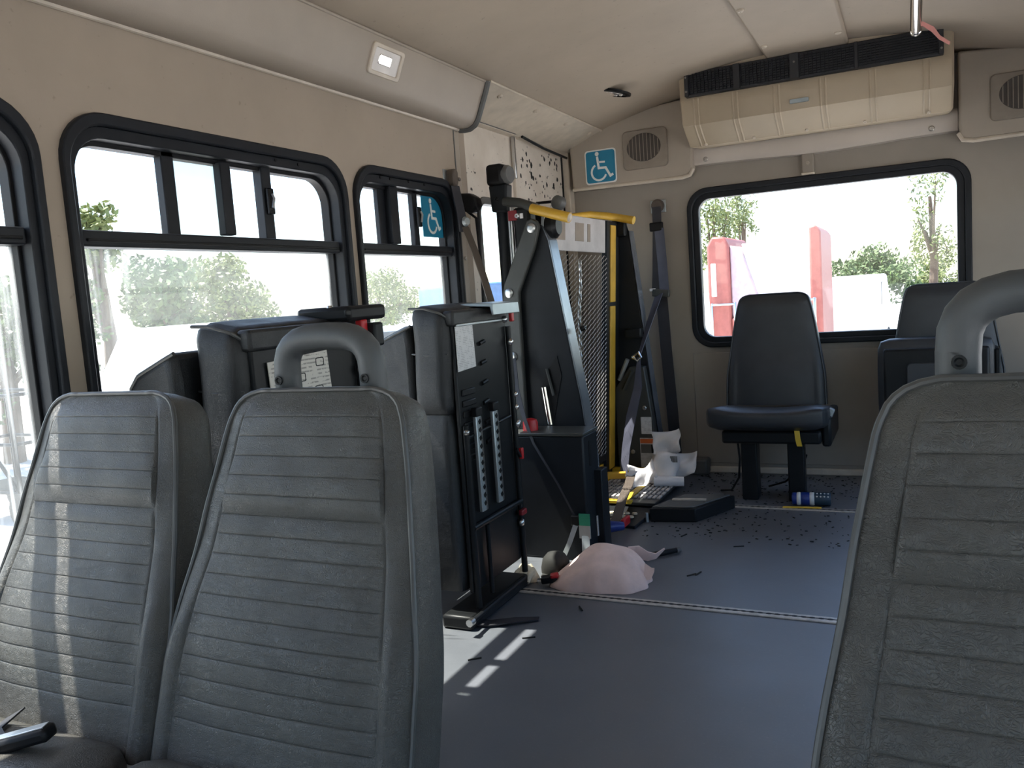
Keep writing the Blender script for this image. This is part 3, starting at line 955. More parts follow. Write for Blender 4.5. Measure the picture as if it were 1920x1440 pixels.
WSEAT = [(0, .112), (.004, .130), (.010, .144), (.018, .154), (.027, .161), (.05, .171), (.10, .181), (.17, .194), (.235, .204), (.32, .220), (.37, .228), (.42, .234), (.52, .237), (.60, .237)]
def bus_seat(loc, label, handle):
    cx, yt, zt = loc
    s = thing('bus_seat', (cx, yt - .40, 0), label, 'seat', 'grey vinyl passenger seats')
    backrest(s, cx, yt, zt, .32, WSEAT, .60, 'vinyl_grey', 'piping_grey', True)
    c = pad(MB(), cx - .222, cx + .222, yt - .66, yt - .21, .275, .385, .012, .04).build('cushion', 'vinyl_grey', s)
    MB().tube([(cx - .20, yt - .655, .35), (cx, yt - .664, .355), (cx + .20, yt - .655, .35)], .005, 8).build('piping', 'piping_grey', c)
    MB().box(cx - .20, cx + .20, yt - .62, yt - .16, .225, .285).build('seat_frame', 'black_metal', s, .01)
    for y in (yt - .55, yt - .22):
        MB().box(cx - .03, cx + .03, y - .025, y + .025, .012, .24).build('leg', 'black_metal', s, .006)
    MB().box(cx - .05, cx + .05, yt - .62, yt - .15, 0, .014).build('foot_rail', 'black_metal', s, .004)
    if handle:
        hx = cx + (-.006 if handle > 0 else -.008)
        path = []
        yb = yt + .045
        for k in range(4): path.append((hx - .0865, yb, zt - .06 + .028 * k))
        for k in range(13):
            a = math.pi - math.pi * k / 12
            ex = math.copysign(abs(math.cos(a)) ** .62, math.cos(a))
            path.append((hx + .0865 * ex, yb, zt + .020 + .063 * math.sin(a) ** .72))
        for k in reversed(range(4)): path.append((hx + .0865, yb, zt - .06 + .028 * k))
        rs = [.022] * len(path)
        h = MB().tube(path, rs, 14).build('grab_handle', 'handle_plastic', s)
        for sx in (-1, 1):
            MB().lathe([(.0075, 0), (.0075, .003), (.005, .003), (.003, .001)], (hx + sx * .0865, yb - .0225, zt + .014), (0, -1, 0), 14).build('screw', 'black_metal', h)
    return s
bus_seat((-1.325, 1.052, .905), 'sunlit grey vinyl window seat beside the left wall', 0)
bus_seat((-.855, 1.05, .905), 'grey vinyl aisle seat with grab handle, standing before the folded seats', 1)
bus_seat((.138, .93, .918), 'nearest grey vinyl seat with grab handle at right', -1)

bk = thing('seat_buckle', (-1.24, .75, .40), 'black seat belt buckle lying on the window seat cushion', 'buckle')
MB().box(-1.295, -1.190, .735, .768, .398, .420, rot=(0, math.radians(-13), math.radians(22))).build('body', 'black_plastic', bk, .007)
MB().box(-1.292, -1.197, .741, .760, .419, .422, rot=(0, math.radians(-13), math.radians(22))).build('edge', 'steel', bk, .001)
MB().ribbon([(-1.285, .74, .398), (-1.33, .76, .398), (-1.36, .82, .398)], (0, 1, .1), .035, .003).build('webbing', 'belt_black', bk)

# ---- rear jump seats
WJ = [(0, .115), (.004, .135), (.010, .149), (.018, .158), (.027, .164), (.06, .174), (.15, .192), (.28, .213), (.40, .232), (.52, .236), (.56, .236)]
j1 = thing('jump_seat', (-.60, 4.0, 0), 'charcoal single seat with lowered cushion against the rear wall', 'seat', 'rear jump seats')
backrest(j1, -.612, 4.30, .952, .10, WJ, .55, 'vinyl_smooth', 'vinyl_smooth', False, .09, bulge=.02, lumbar=.012, wing=.012)
m = pad(MB(), -.852, -.340, 3.75, 4.20, .352, .445, .008, .035)
m.v = [(x, y, z + .012 - .13 * (y - 3.75) + (.022 * (abs((x + .596) / .256) ** 2.2) - .004 if z > .40 else 0)) for x, y, z in m.v]
m.build('cushion', 'vinyl_smooth', j1)
MB().box(-.80, -.365, 3.83, 4.24, .285, .345).build('seat_pan', 'black_metal', j1, .012)
MB().box(-.365, -.325, 3.86, 4.28, .27, .40).build('side_bracket', 'black_metal', j1, .012)
for x in (-.695, -.485):
    MB().box(x - .037, x + .037, 3.92, 3.985, 0, .30).build('leg', 'black_metal', j1, .006)
    MB().box(x - .03, x + .03, 3.985, 4.05, 0, .30).build('leg_stay', 'black_metal', j1, .006)
MB().tube([(-.74, 3.90, .29), (-.735, 3.91, .20), (-.75, 3.95, .10), (-.80, 4.02, .02), (-.86, 4.06, .006)], .005, 8).build('cable', 'black_plastic', j1)
MB().tube([(-.45, 4.02, .20), (-.48, 4.06, .12), (-.56, 4.10, .05), (-.64, 4.12, .02)], .005, 8).build('cable', 'black_plastic', j1)
MB().ribbon([(-.462, 3.80, .355), (-.458, 3.79, .320), (-.452, 3.795, .285)], (1, 0, 0), .022, .005).build('release_strap', 'yellow_bright', j1)
MB().tube([(-.425, 3.84, .315), (-.415, 3.835, .30), (-.405, 3.84, .31), (-.41, 3.845, .325)], .003, 6).build('hook', 'steel', j1)
MB().box(-.345, -.320, 3.93, 3.965, .385, .43, rot=(0, .4, 0)).build('hinge', 'zinc', j1, .004)

j2 = thing('jump_seat', (.10, 4.2, 0), 'charcoal single seat with cushion folded up against the rear wall', 'seat', 'rear jump seats')
backrest(j2, .145, 4.36, .950, .08, WJ, .55, 'vinyl_smooth', 'vinyl_smooth', False, .09, bulge=.02, lumbar=.01, wing=.01)
m = pad(MB(), -.135, .325, 4.12, 4.215, .31, .712, .006, .03)
m.build('cushion', 'vinyl_smooth', j2)
MB().box(-.115, .305, 4.09, 4.128, .33, .675).build('seat_pan', 'black_metal', j2, .012)
MB().prism(rrect(-.02, .40, .25, .61, .02, 4), MY, 4.078, 4.092).build('pan_recess', 'vinyl_smooth', j2, .004)
MB().box(-.15, -.125, 4.13, 4.26, .26, .33).build('side_bracket', 'black_metal', j2, .008)
MB().box(.325, .35, 4.13, 4.30, .26, .66).build('side_bracket', 'black_metal', j2, .008)
for x in (-.02, .22):
    MB().box(x - .035, x + .035, 4.18, 4.25, 0, .34).build('leg', 'black_metal', j2, .006)

# ---- fold-away seats stowed along the left wall
def fold_seat(y0, label, second):
    s = thing('folded_seat', (-1.40, y0 + .2, 0), label, 'seat', 'fold-away seats stowed along the left wall')
    # backrest toward the wall
    pr = [(-1.575, .30), (-1.585, .60), (-1.582, .84), (-1.570, .895), (-1.545, .922), (-1.43, .968), (-1.42, .90), (-1.42, .30)]
    b = MB().prism(pr, MY, y0 + (.02 if second else -.045), y0 + .415).build('backrest', 'vinyl_dark', s, .022, seg=3)
    MB().tube([(x + .010, y0 + (.024 if second else -.041), z - .008) for x, z in pr[:6]], .005, 8).build('piping', 'piping_grey', b)
    # folded cushion
    m = pad(MB(), -1.412, -1.285, y0, y0 + .40, .672, 1.004, .006, .03)
    m.v = [(x - .004 * math.sin(19 * z), y, z + (.014 * sm(-x, 1.30, 1.40) if z > .95 else 0)) for x, y, z in m.v]
    c = m.build('cushion', 'vinyl_dark', s)
    MB().tube([(-1.408, y0 + .004, 1.014), (-1.35, y0 - .004, 1.012), (-1.30, y0 + .006, .995), (-1.283, y0 + .03, .975)], .004, 8).build('piping', 'piping_grey', c)
    MB().tube([(-1.413, y0 + .01, .872), (-1.35, y0 - .007, .868), (-1.285, y0 + .012, .868)], .0025, 6).build('seam', 'piping_grey', c)
    MB().box(-1.30, -1.262, y0 + .020, y0 + .40, .952, 1.000).build('flap', 'vinyl_dark', c, .008)
    # lower body
    m = pad(MB(), -1.402, -1.292, y0 + .008, y0 + .38, .10, .685, .004, .025)
    m.build('lower_cover', 'vinyl_dark', s)
    # underside pan facing the aisle
    p = MB().box(-1.284, -1.270, y0 + .03, y0 + .395, .10, .962).build('pan', 'black_metal', s, .004)
    for k in range(7):
        z = .52 + k * .035
        MB().box(-1.272, -1.264, y0 + .05, y0 + .135, z, z + .022).build('pan_rib', 'black_plastic', p, .004)
    for k in range(6 if second else 3):
        z = .56 + k * .065
        MB().cyl((-1.268, y0 + .19, z), (-1.268, y0 + .225, z + .006), .007, 8).build('stud', 'black_plastic', p)
    fr = MB()
    MB().tube([(-1.262, y0 + .045, .05), (-1.262, y0 + .045, .64)], .011, 10).build('frame_tube', 'black_metal', s)
    MB().tube([(-1.262, y0 + .40, .05), (-1.262, y0 + .40, .93)], .011, 10).build('frame_tube', 'black_metal', s)
    MB().tube([(-1.255, y0 + .13, .30), (-1.255, y0 + .13, .07)], .008, 10).build('frame_tube', 'black_metal', s)
    MB().tube([(-1.258, y0 + .04, .31), (-1.258, y0 + .40, .31)], .010, 10).build('cross_tube', 'black_metal', s)
    MB().tube([(-1.258, y0 + .04, .60), (-1.258, y0 + .36, .62)], .006, 10).build('cross_tube', 'black_metal', s)
    # floor bar with bright rod
    MB().box(-1.36, -1.25, y0 - .03, y0 + .40, .0, .045).build('base', 'black_metal', s, .01)
    MB().tube([(-1.235, y0 - .065, .045), (-1.248, y0 + .36, .04)], .008, 10).build('base_rod', 'black_metal', s)
    MB().cyl((-1.236, y0 - .072, .045), (-1.235, y0 - .05, .045), .012, 10).build('rod_end', 'steel', s)
    # perforated adjuster rails
    for yy in (y0 + .105, y0 + .225):
        r = MB().box(-1.256, -1.243, yy - .020, yy + .014, .352, .662).build('adjuster_rail', 'zinc', s, .003)
        MB().box(-1.2445, -1.2415, yy + .004, yy + .014, .356, .658).build('rail_flange', 'steel', r)
        for k in range(11):
            z = .372 + k * .0265
            MB().box(-1.2430, -1.2405, yy - .006, yy + .006, z, z + .012, rot=(.5, 0, 0)).build('slot', 'black_plastic', r)
        MB().box(-1.260, -1.238, yy - .022, yy + .018, .660, .690).build('end_cap', 'black_plastic', s, .004)
    for yy, z, r_, mt in ((.36, .955, .012, 'steel'), (.395, .875, .013, 'chrome'), (.405, .69, .010, 'chrome'), (.405, .645, .010, 'chrome'), (.41, .585, .016, 'steel'), (.035, .62, .009, 'steel'), (.385, .235, .014, 'steel')):
        MB().lathe([(r_, 0), (r_, .006), (r_ * .7, .012), (r_ * .3, .014)], (-1.258, y0 + yy, z), (1, 0, 0), 12).build('bolt', mt, s)
    MB().tube([(-1.25, y0 + .375, .50), (-1.245, y0 + .395, .47)], .005, 8).build('release_pin', 'black_plastic', s)
    MB().box(-1.252, -1.236, y0 + .36, y0 + .40, .265, .285).build('release_tab', 'red_dark', s, .004)
    MB().box(-1.252, -1.238, y0 + .395, y0 + .41, .46, .50).build('release_tab', 'red', s, .003)
    if second:
        MB().box(-1.264, -1.257, y0 + .035, y0 + .39, .950, .958).build('edge_strip', 'zinc', s, .002)
        MB().prism([(y0 + .032, .810), (y0 + .150, .816), (y0 + .145, .950), (y0 + .032, .950)], MX, -1.2655, -1.2635).build('label_sheet', 'label_white', s)
        MB().prism([(-1.40, 1.010), (-1.32, 1.018), (-1.225, 1.012), (-1.222, .975), (-1.230, .975), (-1.235, 1.002), (-1.32, 1.008), (-1.40, 1.0)], MY, y0 + .22, y0 + .42).build('arm_bracket', 'zinc', s, .002)
        MB().box(-1.25, -1.236, y0 + .385, y0 + .405, .945, .992).build('belt_tongue', 'red', s, .004)
    else:
        MB().prism([(y0 + .075, .80), (y0 + .285, .80), (y0 + .275, .935), (y0 + .068, .925)], MX, -1.2655, -1.2635).build('label_sheet', 'label_diagram', s)
        for (a, b_) in ((.10, .86), (.16, .87), (.23, .90), (.22, .835)):
            MB().ring(rrect(y0 + a, b_, y0 + a + .03, b_ + .02, .004, 2), rrect(y0 + a + .002, b_ + .002, y0 + a + .028, b_ + .018, .003, 2), MX, -1.2636, -1.2628).build('label_sketch', 'black_plastic', s)
        a = MB().box(-1.40, -1.235, y0 + .34, y0 + .50, .998, 1.036).build('arm_tray', 'black_plastic', s, .010)
        MB().box(-1.244, -1.236, y0 + .33, y0 + .49, 1.012, 1.026).build('tray_edge', 'black_metal', a, .003)
        MB().lathe([(.008, 0), (.006, .006)], (-1.30, y0 + .35, 1.034), (0, 0, 1), 10).build('tray_screw', 'steel', a)
        MB().box(-1.262, -1.240, y0 + .395, y0 + .42, .965, 1.0).build('belt_tongue', 'red', s, .004)
        MB().box(-1.28, -1.22, y0 + .42, y0 + .46, .93, .99).build('arm_post', 'black_metal', s, .006)
    return s
fold_seat(1.33, 'folded dark vinyl seat with diagram label and black tray on top', False)
fold_seat(2.205, 'folded dark vinyl seat with perforated steel rails and white label sheet', True)

# ================================================================== WHEELCHAIR LIFT
lf = thing('wheelchair_lift', (-1.35, 3.6, 0), 'folded black wheelchair lift with mesh platform and yellow handles', 'wheelchair lift')
# near post with head
po = MB().tube([(-1.515, 3.15, 0), (-1.515, 3.15, 1.45)], .024, 14).build('post', 'lift_black', lf)
MB().tube([(-1.478, 3.16, .3), (-1.478, 3.16, 1.40)], .010, 10).build('post_rod', 'steel', lf)
MB().prism([(-1.548, 1.38), (-1.482, 1.375), (-1.472, 1.49), (-1.556, 1.49)], MY, 3.12, 3.18).build('post_neck', 'lift_black', lf, .008)
hd_ = MB().box(-1.558, -1.482, 3.105, 3.185, 1.485, 1.572).build('post_head', 'black_plastic', lf, .016, seg=3)
MB().lathe([(.038, 0), (.038, .016), (.032, .024)], (-1.484, 3.145, 1.527), (1, -.15, 0), 18).build('head_cap', 'rubber_grey', hd_)
screws(lf, 'bolt', [(-1.52, 3.12, 1.43)], (0, -1, 0), .009, 'black_metal')
# main side plate (channel with bright edge flange)
edge = [(-1.338, 1.318), (-1.316, 1.300), (-1.295, 1.245), (-1.262, 1.03), (-1.228, .80), (-1.197, .60), (-1.172, .36), (-1.165, .10)]
def side_plate(dy, dep, nm):
    e2 = [(x, z) for x, z in edge]
    MB().prism(e2 + [(-1.47, .10), (-1.47, .52), (-1.455, 1.00), (-1.44, 1.05), (-1.375, 1.29)], MY, 3.10 + dy, 3.112 + dy).build('side_plate', 'lift_black', lf, .003)
    m = MB()
    for (x0, z0), (x1, z1) in zip(edge[1:], edge[2:]):
        m.add([(x0, 3.10 + dy, z0), (x1, 3.10 + dy, z1), (x1, 3.10 + dy + dep, z1), (x0, 3.10 + dy + dep, z0), (x0 - .006, 3.10 + dy, z0), (x1 - .006, 3.10 + dy, z1), (x1 - .006, 3.10 + dy + dep, z1), (x0 - .006, 3.10 + dy + dep, z0)], [(0, 1, 2, 3), (7, 6, 5, 4), (0, 4, 5, 1), (3, 2, 6, 7), (0, 3, 7, 4), (1, 5, 6, 2)])
    m.build('edge_flange', 'lift_edge', lf)
side_plate(0, .09, '')
# slots in the plate lower part showing the spring
MB().prism([(-1.355, .52), (-1.325, .50), (-1.275, .70), (-1.29, .78), (-1.335, .72), (-1.38, .62)], MY, 3.0965, 3.0985).build('plate_recess', 'black_plastic', lf)
MB().tube([(-1.335, 3.088, .50), (-1.352, 3.088, .655)], .013, 10).build('hydraulic_rod', 'chrome', lf)
MB().tube([(-1.312, 3.088, .62), (-1.335, 3.088, .73)], .006, 8).build('link_rod', 'lift_grey', lf)
# elbow arm in front of the plate
arm = [(-1.381, 1.305), (-1.372, 1.325), (-1.348, 1.333), (-1.326, 1.320), (-1.320, 1.298), (-1.345, 1.215), (-1.425, 1.045), (-1.428, .98), (-1.432, .40), (-1.505, .40), (-1.502, 1.03), (-1.490, 1.085), (-1.470, 1.12)]
MB().prism(arm, MY, 3.066, 3.092).build('lift_arm', 'lift_grey', lf, .005)
for x, z in ((-1.350, 1.295), (-1.468, 1.045), (-1.470, .785)):
    MB().lathe([(.019, 0), (.019, .005), (.012, .008), (.005, .008)], (x, 3.066, z), (0, -1, 0), 18).build('pivot_bolt', 'steel', lf)
screws(lf, 'bolt', [(-1.478, 3.066, .90)], (0, -1, 0), .006, 'black_metal')
screws(lf, 'bolt', [(-1.214, 3.19, .88)], (1, 0, .2), .012, 'black_metal', .02)
# handrails
MB().tube([(-1.49, 3.13, 1.418), (-1.42, 3.12, 1.405), (-1.335, 3.10, 1.372)], .020, 12).build('handrail_tube', 'lift_grey', lf)
g_ = MB().tube([(-1.352, 3.085, 1.372), (-1.185, 3.065, 1.318)], .0205, 16).build('handrail_grip', 'yellow', lf)
MB().lathe([(.018, 0), (.012, .004)], (-1.186, 3.065, 1.3183), (.95, -.1, -.3), 14).build('grip_cap', 'trim_cream', g_)
MB().box(-1.445, -1.37, 3.10, 3.17, 1.22, 1.385).build('pivot_housing', 'black_metal', lf, .012)
screws(lf, 'bolt', [(-1.425, 3.10, 1.352)], (0, -1, 0), .012, 'steel')
MB().box(-1.41, -1.397, 3.094, 3.10, 1.34, 1.36).build('switch_tag', 'paper_white', lf)
MB().box(-1.462, -1.425, 3.094, 3.104, 1.335, 1.375).build('switch_tag', 'red_dark', lf)
MB().lathe([(.05, 0), (.05, .03), (.035, .045)], (-1.315, 3.16, 1.30), (1, 0, 0), 18).build('pivot_drum', 'black_metal', lf)
MB().tube([(-1.40, 3.25, 1.41), (-1.315, 3.22, 1.405), (-1.27, 3.21, 1.40)], .006, 8).build('top_cable', 'black_plastic', lf)
MB().lathe([(.028, 0), (.028, .03), (.02, .036)], (-1.275, 3.21, 1.392), (-.3, -1, .2), 16).build('rubber_stop', 'rubber_grey', lf)
cbl = MB().tube([(-1.64, 3.06, 1.40), (-1.60, 3.08, 1.36), (-1.592, 3.08, 1.15), (-1.60, 3.08, .9), (-1.60, 3.08, .5)], .006, 8).build('power_cable', 'black_plastic', lf)
# folded platform: leaning plane
def PX(z): return -1.37 - (1.23 - z) * .065
def slab(name, mat, y0, y1, z0, z1, d0, d1, par=lf, bev=.003):
    m = MB()
    m.add([(PX(z) + d, y, z) for d in (d0, d1) for y, z in ((y0, z0), (y1, z0), (y1, z1), (y0, z1))], [(0, 3, 2, 1), (4, 5, 6, 7), (0, 1, 5, 4), (1, 2, 6, 5), (2, 3, 7, 6), (3, 0, 4, 7)])
    return m.build(name, mat, par, bev)
slab('platform_rail', 'lift_black', 4.04, 4.24, .06, 1.375, -.03, -.002)
st_ = slab('platform_strip', 'yellow', 4.085, 4.165, .965, 1.355, -.004, .004)
slab('platform_strip', 'yellow', 4.085, 4.165, .09, .945, -.004, .004)
slab('platform_rail', 'lift_black', 3.19, 3.225, .06, 1.375, -.03, .004)
slab('platform_crossbar', 'lift_black', 3.2, 4.02, .155, .19, -.02, .004)
slab('platform_kick_strip', 'yellow', 3.55, 3.98, .105, .145, -.008, .004)
tpl = slab('platform_head', 'plate_grey', 3.22, 4.02, 1.215, 1.375, -.014, -.004)
for a, b_ in ((3.335, 3.475), (3.60, 3.71), (3.76, 3.80)):
    slab('platform_opening', 'wood_brown', a, b_, 1.262, 1.345, -.005, -.0025, tpl, 0)
slab('platform_back', 'black_metal', 3.22, 4.02, .10, .20, -.03, -.012)
# expanded metal mesh as real strands
m = MB()
mz0, mz1, my0, my1 = .19, 1.215, 3.225, 4.06
py_, pz_ = .062, .0235
ny, nz = int((my1 - my0) / py_), int((mz1 - mz0) / pz_)
for i in range(ny):
    for k in range(nz):
        yc, zc = my0 + (i + .5) * py_, mz0 + (k + .5) * pz_
        for sy in (-1, 1):
            for sz in (-1, 1):
                ya, za, yb, zb = yc + sy * py_ / 2, zc, yc + sy * .006, zc + sz * pz_ / 2
                w1, w2 = (-.0013, .0017), (-.0013, .0017)
                m.add([(PX(za) - w1[0], ya, za - w1[1]), (PX(zb) - w2[0], yb, zb - w2[1]), (PX(zb) + w2[0], yb, zb + w2[1]), (PX(za) + w1[0], ya, za + w1[1])], [(0, 1, 2, 3)])
props(m.build('platform_mesh', 'mesh_metal', lf, smooth=False, fix=False), 'diamond expanded metal mesh of the platform', kind='stuff')
slab('mesh_reflector', 'red', 3.335, 3.36, 1.12, 1.205, .003, .006)
# chain hanging in front of the mesh
for k in range(36):
    z = 1.16 - k * .027
    a = MB()
    yk = 3.60 + .01 * math.sin(k * .5)
    pts = [(PX(z) + .018 + (0 if k % 2 else .006 * math.cos(t_)), yk + (.008 * math.cos(t_) if k % 2 else 0), z + .017 * math.sin(t_)) for t_ in [i * math.pi / 4 for i in range(8)]]
    a.tube(pts, .0028, 5, closed=True).build('chain_link', 'steel', lf)
# far tower
fedge = [(-1.338, 1.385), (-1.322, 1.33), (-1.292, 1.02), (-1.262, .70), (-1.236, .42), (-1.207, .13), (-1.205, .0)]
MB().prism(fedge + [(-1.46, 0), (-1.46, .5), (-1.40, .9), (-1.37, 1.38)], MY, 4.25, 4.262).build('side_plate', 'lift_black', lf, .003)
m = MB()
for (x0, z0), (x1, z1) in zip(fedge[1:], fedge[2:]):
    m.add([(x0, 4.252, z0), (x1, 4.252, z1), (x1, 4.345, z1), (x0, 4.345, z0)], [(0, 1, 2, 3)])
    m.add([(x0 + .006, 4.244, z0), (x1 + .006, 4.244, z1), (x1, 4.252, z1), (x0, 4.252, z0)], [(0, 1, 2, 3)])
m.build('edge_flange', 'lift_edge', lf, fix=False)
tw = MB().prism([(-1.43, 0), (-1.215, 0), (-1.222, .30), (-1.262, .62), (-1.34, .62), (-1.43, .5)], MY, 4.195, 4.248).build('tower_base', 'lift_grey', lf, .006)
MB().prism(rrect(-1.292, .262, -1.235, .352, .002, 2), MY, 4.192, 4.196).build('label_sheet', 'label_white', tw)
lb = MB().prism(rrect(-1.303, .048, -1.222, .240, .002, 2), MY, 4.192, 4.196).build('warning_label', 'label_white', tw)
MB().box(-1.301, -1.224, 4.1905, 4.1922, .212, .236).build('label_header', 'orange', lb)
MB().box(-1.299, -1.243, 4.1905, 4.1922, .160, .207).build('label_panel', 'rubber_grey', lb)
MB().box(-1.243, -1.226, 4.1905, 4.1922, .160, .207).build('label_panel', 'black_plastic', lb)
screws(tw, 'bolt', [(-1.27, 4.195, .40), (-1.345, 4.195, .165)], (0, -1, 0), .012, 'steel')
MB().box(-1.352, -1.268, 4.19, 4.245, .77, .82).build('latch', 'black_metal', lf, .006)
MB().tube([(-1.40, 4.20, .55), (-1.345, 4.19, .66)], .012, 8).build('hydraulic_rod', 'zinc', lf)
MB().tube([(-1.375, 4.19, .50), (-1.32, 4.18, .60)], .012, 8).build('hydraulic_rod', 'lift_grey', lf)
# far handrail
pth = [(-1.70, 4.20, 1.415), (-1.62, 4.20, 1.432), (-1.50, 4.19, 1.428), (-1.40, 4.18, 1.408), (-1.262, 4.165, 1.372)]
g_ = MB().tube(pth, [.010, .014, .018, .019, .021], 14).build('handrail_grip', 'yellow', lf)
MB().lathe([(.018, 0), (.012, .004)], (-1.263, 4.165, 1.3725), (.95, -.1, -.3), 14).build('grip_cap', 'yellow_bright', g_)
MB().box(-1.40, -1.325, 4.20, 4.25, 1.30, 1.385).build('pivot_housing', 'black_metal', lf, .01)
# pump box
bx = MB().box(-1.430, -1.125, 2.90, 3.06, 0, .488).build('pump_box', 'lift_black', lf, .008)
MB().box(-1.434, -1.121, 2.894, 3.064, .488, .500).build('pump_lid', 'lift_grey', bx, .003)
MB().prism(rrect(2.955, .36, 2.975, .46, .009, 4), MX, -1.126, -1.1235).build('side_slot', 'black_plastic', bx)
MB().box(-1.128, -1.095, 3.00, 3.075, 0, .335).build('side_channel', 'lift_black', bx, .004)
MB().lathe([(.030, 0), (.030, .03), (.026, .042), (.012, .047)], (-1.365, 2.96, .50), (0, 0, 1), 18).build('release_knob', 'red', bx)
MB().box(-1.123, -1.119, 2.99, 3.04, .075, .155).build('green_tag', 'label_white', bx)
# bridge plate and roll stop on the floor
bp = MB().box(-1.47, -1.07, 3.62, 4.19, .030, .044).build('bridge_plate', 'lift_grey', lf, .003)
MB().box(-1.47, -1.10, 4.135, 4.185, .044, .085).build('bridge_bar', 'yellow_bright', bp, .004)
MB().box(-1.24, -1.205, 3.62, 4.14, .044, .050).build('bridge_bar', 'yellow_bright', bp, .002)
MB().box(-1.47, -1.43, 3.62, 4.14, .044, .056).build('bridge_bar', 'yellow_bright', bp, .002)
MB().box(-1.47, -1.18, 3.60, 3.635, .040, .055).build('bridge_bar', 'yellow_bright', bp, .002)
MB().box(-1.52, -1.30, 3.88, 3.92, .085, .115, rot=(0, 0, .3)).build('bridge_bar', 'yellow', bp, .003)
m = MB()
for r_ in range(6):
    for k in range(16):
        x = -1.415 + k * .0225
        y = 3.70 + r_ * .072
        if -1.25 < x < -1.195: continue
        m.box(x - .0065, x + .0065, y, y + .052, .0435, .0500)
props(m.build('grate_tread', 'plate_grey', bp, smooth=False), 'rows of raised pale grate treads', kind='stuff')
MB().box(-1.30, -1.07, 3.36, 3.60, .008, .022, rot=(math.radians(4), 0, math.radians(-6))).build('roll_stop', 'lift_black', lf, .004)
m = MB()
for r_ in range(3):
    for k in range(5):
        m.lathe([(.014, 0), (.012, .006)], (-1.275 + k * .036, 3.39 + r_ * .055, .024), (0, 0, 1), 8)
props(m.build('roll_stop_stud', 'cream_cloth', lf, smooth=False), 'pale round studs on the roll stop', kind='stuff')

# ================================================================== BELTS AND STRAPS
bl = thing('shoulder_belt', (-1.63, 2.99, 1.53), 'dark shoulder belt hanging from the mount above the narrow window', 'seat belt')
MB().box(-1.642, -1.636, 2.90, 2.945, 1.49, 1.545).build('mount_plate', 'zinc', bl, .003)
MB().prism(rrect(2.915, 1.478, 2.955, 1.545, .018, 5), MX, -1.636, -1.60).build('mount_cover', 'belt_brown', bl, .006)
MB().ribbon([(-1.612, 2.94, 1.48), (-1.605, 2.945, 1.42), (-1.60, 2.955, 1.36), (-1.60, 2.965, 1.30)], (0.3, 1, 0), .045, .006).build('webbing', 'belt_black', bl)
MB().lathe([(.02, 0), (.014, .012)], (-1.59, 2.965, 1.34), (1, -.3, 0), 14).build('tongue', 'zinc', bl)
MB().ribbon([(-1.595, 2.97, 1.32), (-1.56, 2.97, 1.22), (-1.52, 2.955, 1.11), (-1.48, 2.93, 1.0), (-1.45, 2.90, .88)], (.4, 1, 0), .036, .003).build('webbing', 'belt_brown', bl)
hk = thing('bumper_hook', (-1.60, 3.07, 1.42), 'black rubber bumper on the door jamb', 'bumper')
MB().prism([(-1.66, 1.465), (-1.61, 1.46), (-1.578, 1.44), (-1.572, 1.405), (-1.60, 1.378), (-1.66, 1.395)], MY, 3.045, 3.10).build('block', 'black_plastic', hk, .01)
MB().tube([(-1.58, 3.05, 1.415), (-1.57, 3.045, 1.38), (-1.572, 3.045, 1.30), (-1.58, 3.05, 1.1), (-1.585, 3.05, .8)], .005, 8).build('cord', 'black_plastic', hk)

bl = thing('rear_shoulder_belt', (-1.22, 4.46, 1.47), 'blue grey shoulder belt hanging on the rear wall beside the lift', 'seat belt')
MB().box(-1.262, -1.178, D - .006, D - .001, 1.425, 1.492).build('mount_plate', 'zinc', bl, .003)
MB().lathe([(.034, 0), (.034, .02), (.026, .03)], (-1.22, D - .006, 1.462), (0, -1, 0), 18).build('mount_cover', 'belt_brown', bl)
MB().ribbon([(-1.222, D - .036, 1.455), (-1.222, D - .04, 1.36), (-1.236, D - .045, 1.10), (-1.243, D - .05, 1.0)], (1, 0, 0), .048, .004).build('webbing', 'belt_black', bl)
MB().box(-1.262, -1.19, D - .055, D - .03, 1.325, 1.372).build('adjuster', 'black_plastic', bl, .006)
MB().ribbon([(-1.21, D - .05, 1.34), (-1.200, D - .055, 1.15), (-1.195, D - .06, .99)], (1, -.2, 0), .055, .003).build('webbing', 'belt_blue', bl)
MB().box(-1.262, -1.168, D - .07, D - .045, .972, 1.012, rot=(0, .12, 0)).build('adjuster', 'lift_grey', bl, .005)
MB().box(-1.275, -1.245, D - .068, D - .05, 1.005, 1.02).build('adjuster_tab', 'paper_white', bl, .002)
MB().ribbon([(-1.215, D - .05, .98), (-1.205, D - .05, .70), (-1.19, D - .05, .40), (-1.178, D - .05, .10)], (1, 0, 0), .062, .004).build('webbing', 'belt_black', bl)
MB().ribbon([(-1.225, 4.43, .985), (-1.25, 4.30, .84), (-1.265, 4.15, .69)], (1, -.3, .3), [.052, .040, .018], .003).build('webbing', 'belt_blue', bl)
MB().tube([(-1.30, 4.13, .675), (-1.28, 4.13, .690), (-1.262, 4.12, .70), (-1.250, 4.12, .675), (-1.268, 4.12, .655), (-1.285, 4.13, .668), (-1.30, 4.13, .675)], .007, 8).build('hook', 'chrome', bl)
MB().ribbon([(-1.262, 4.12, .675), (-1.27, 4.10, .52), (-1.30, 4.06, .38), (-1.325, 4.02, .22), (-1.33, 3.98, .10), (-1.325, 3.96, .055)], (1, -.3, .1), [.016, .050, .062, .05, .045, .04], .003).build('webbing', 'belt_blue', bl)

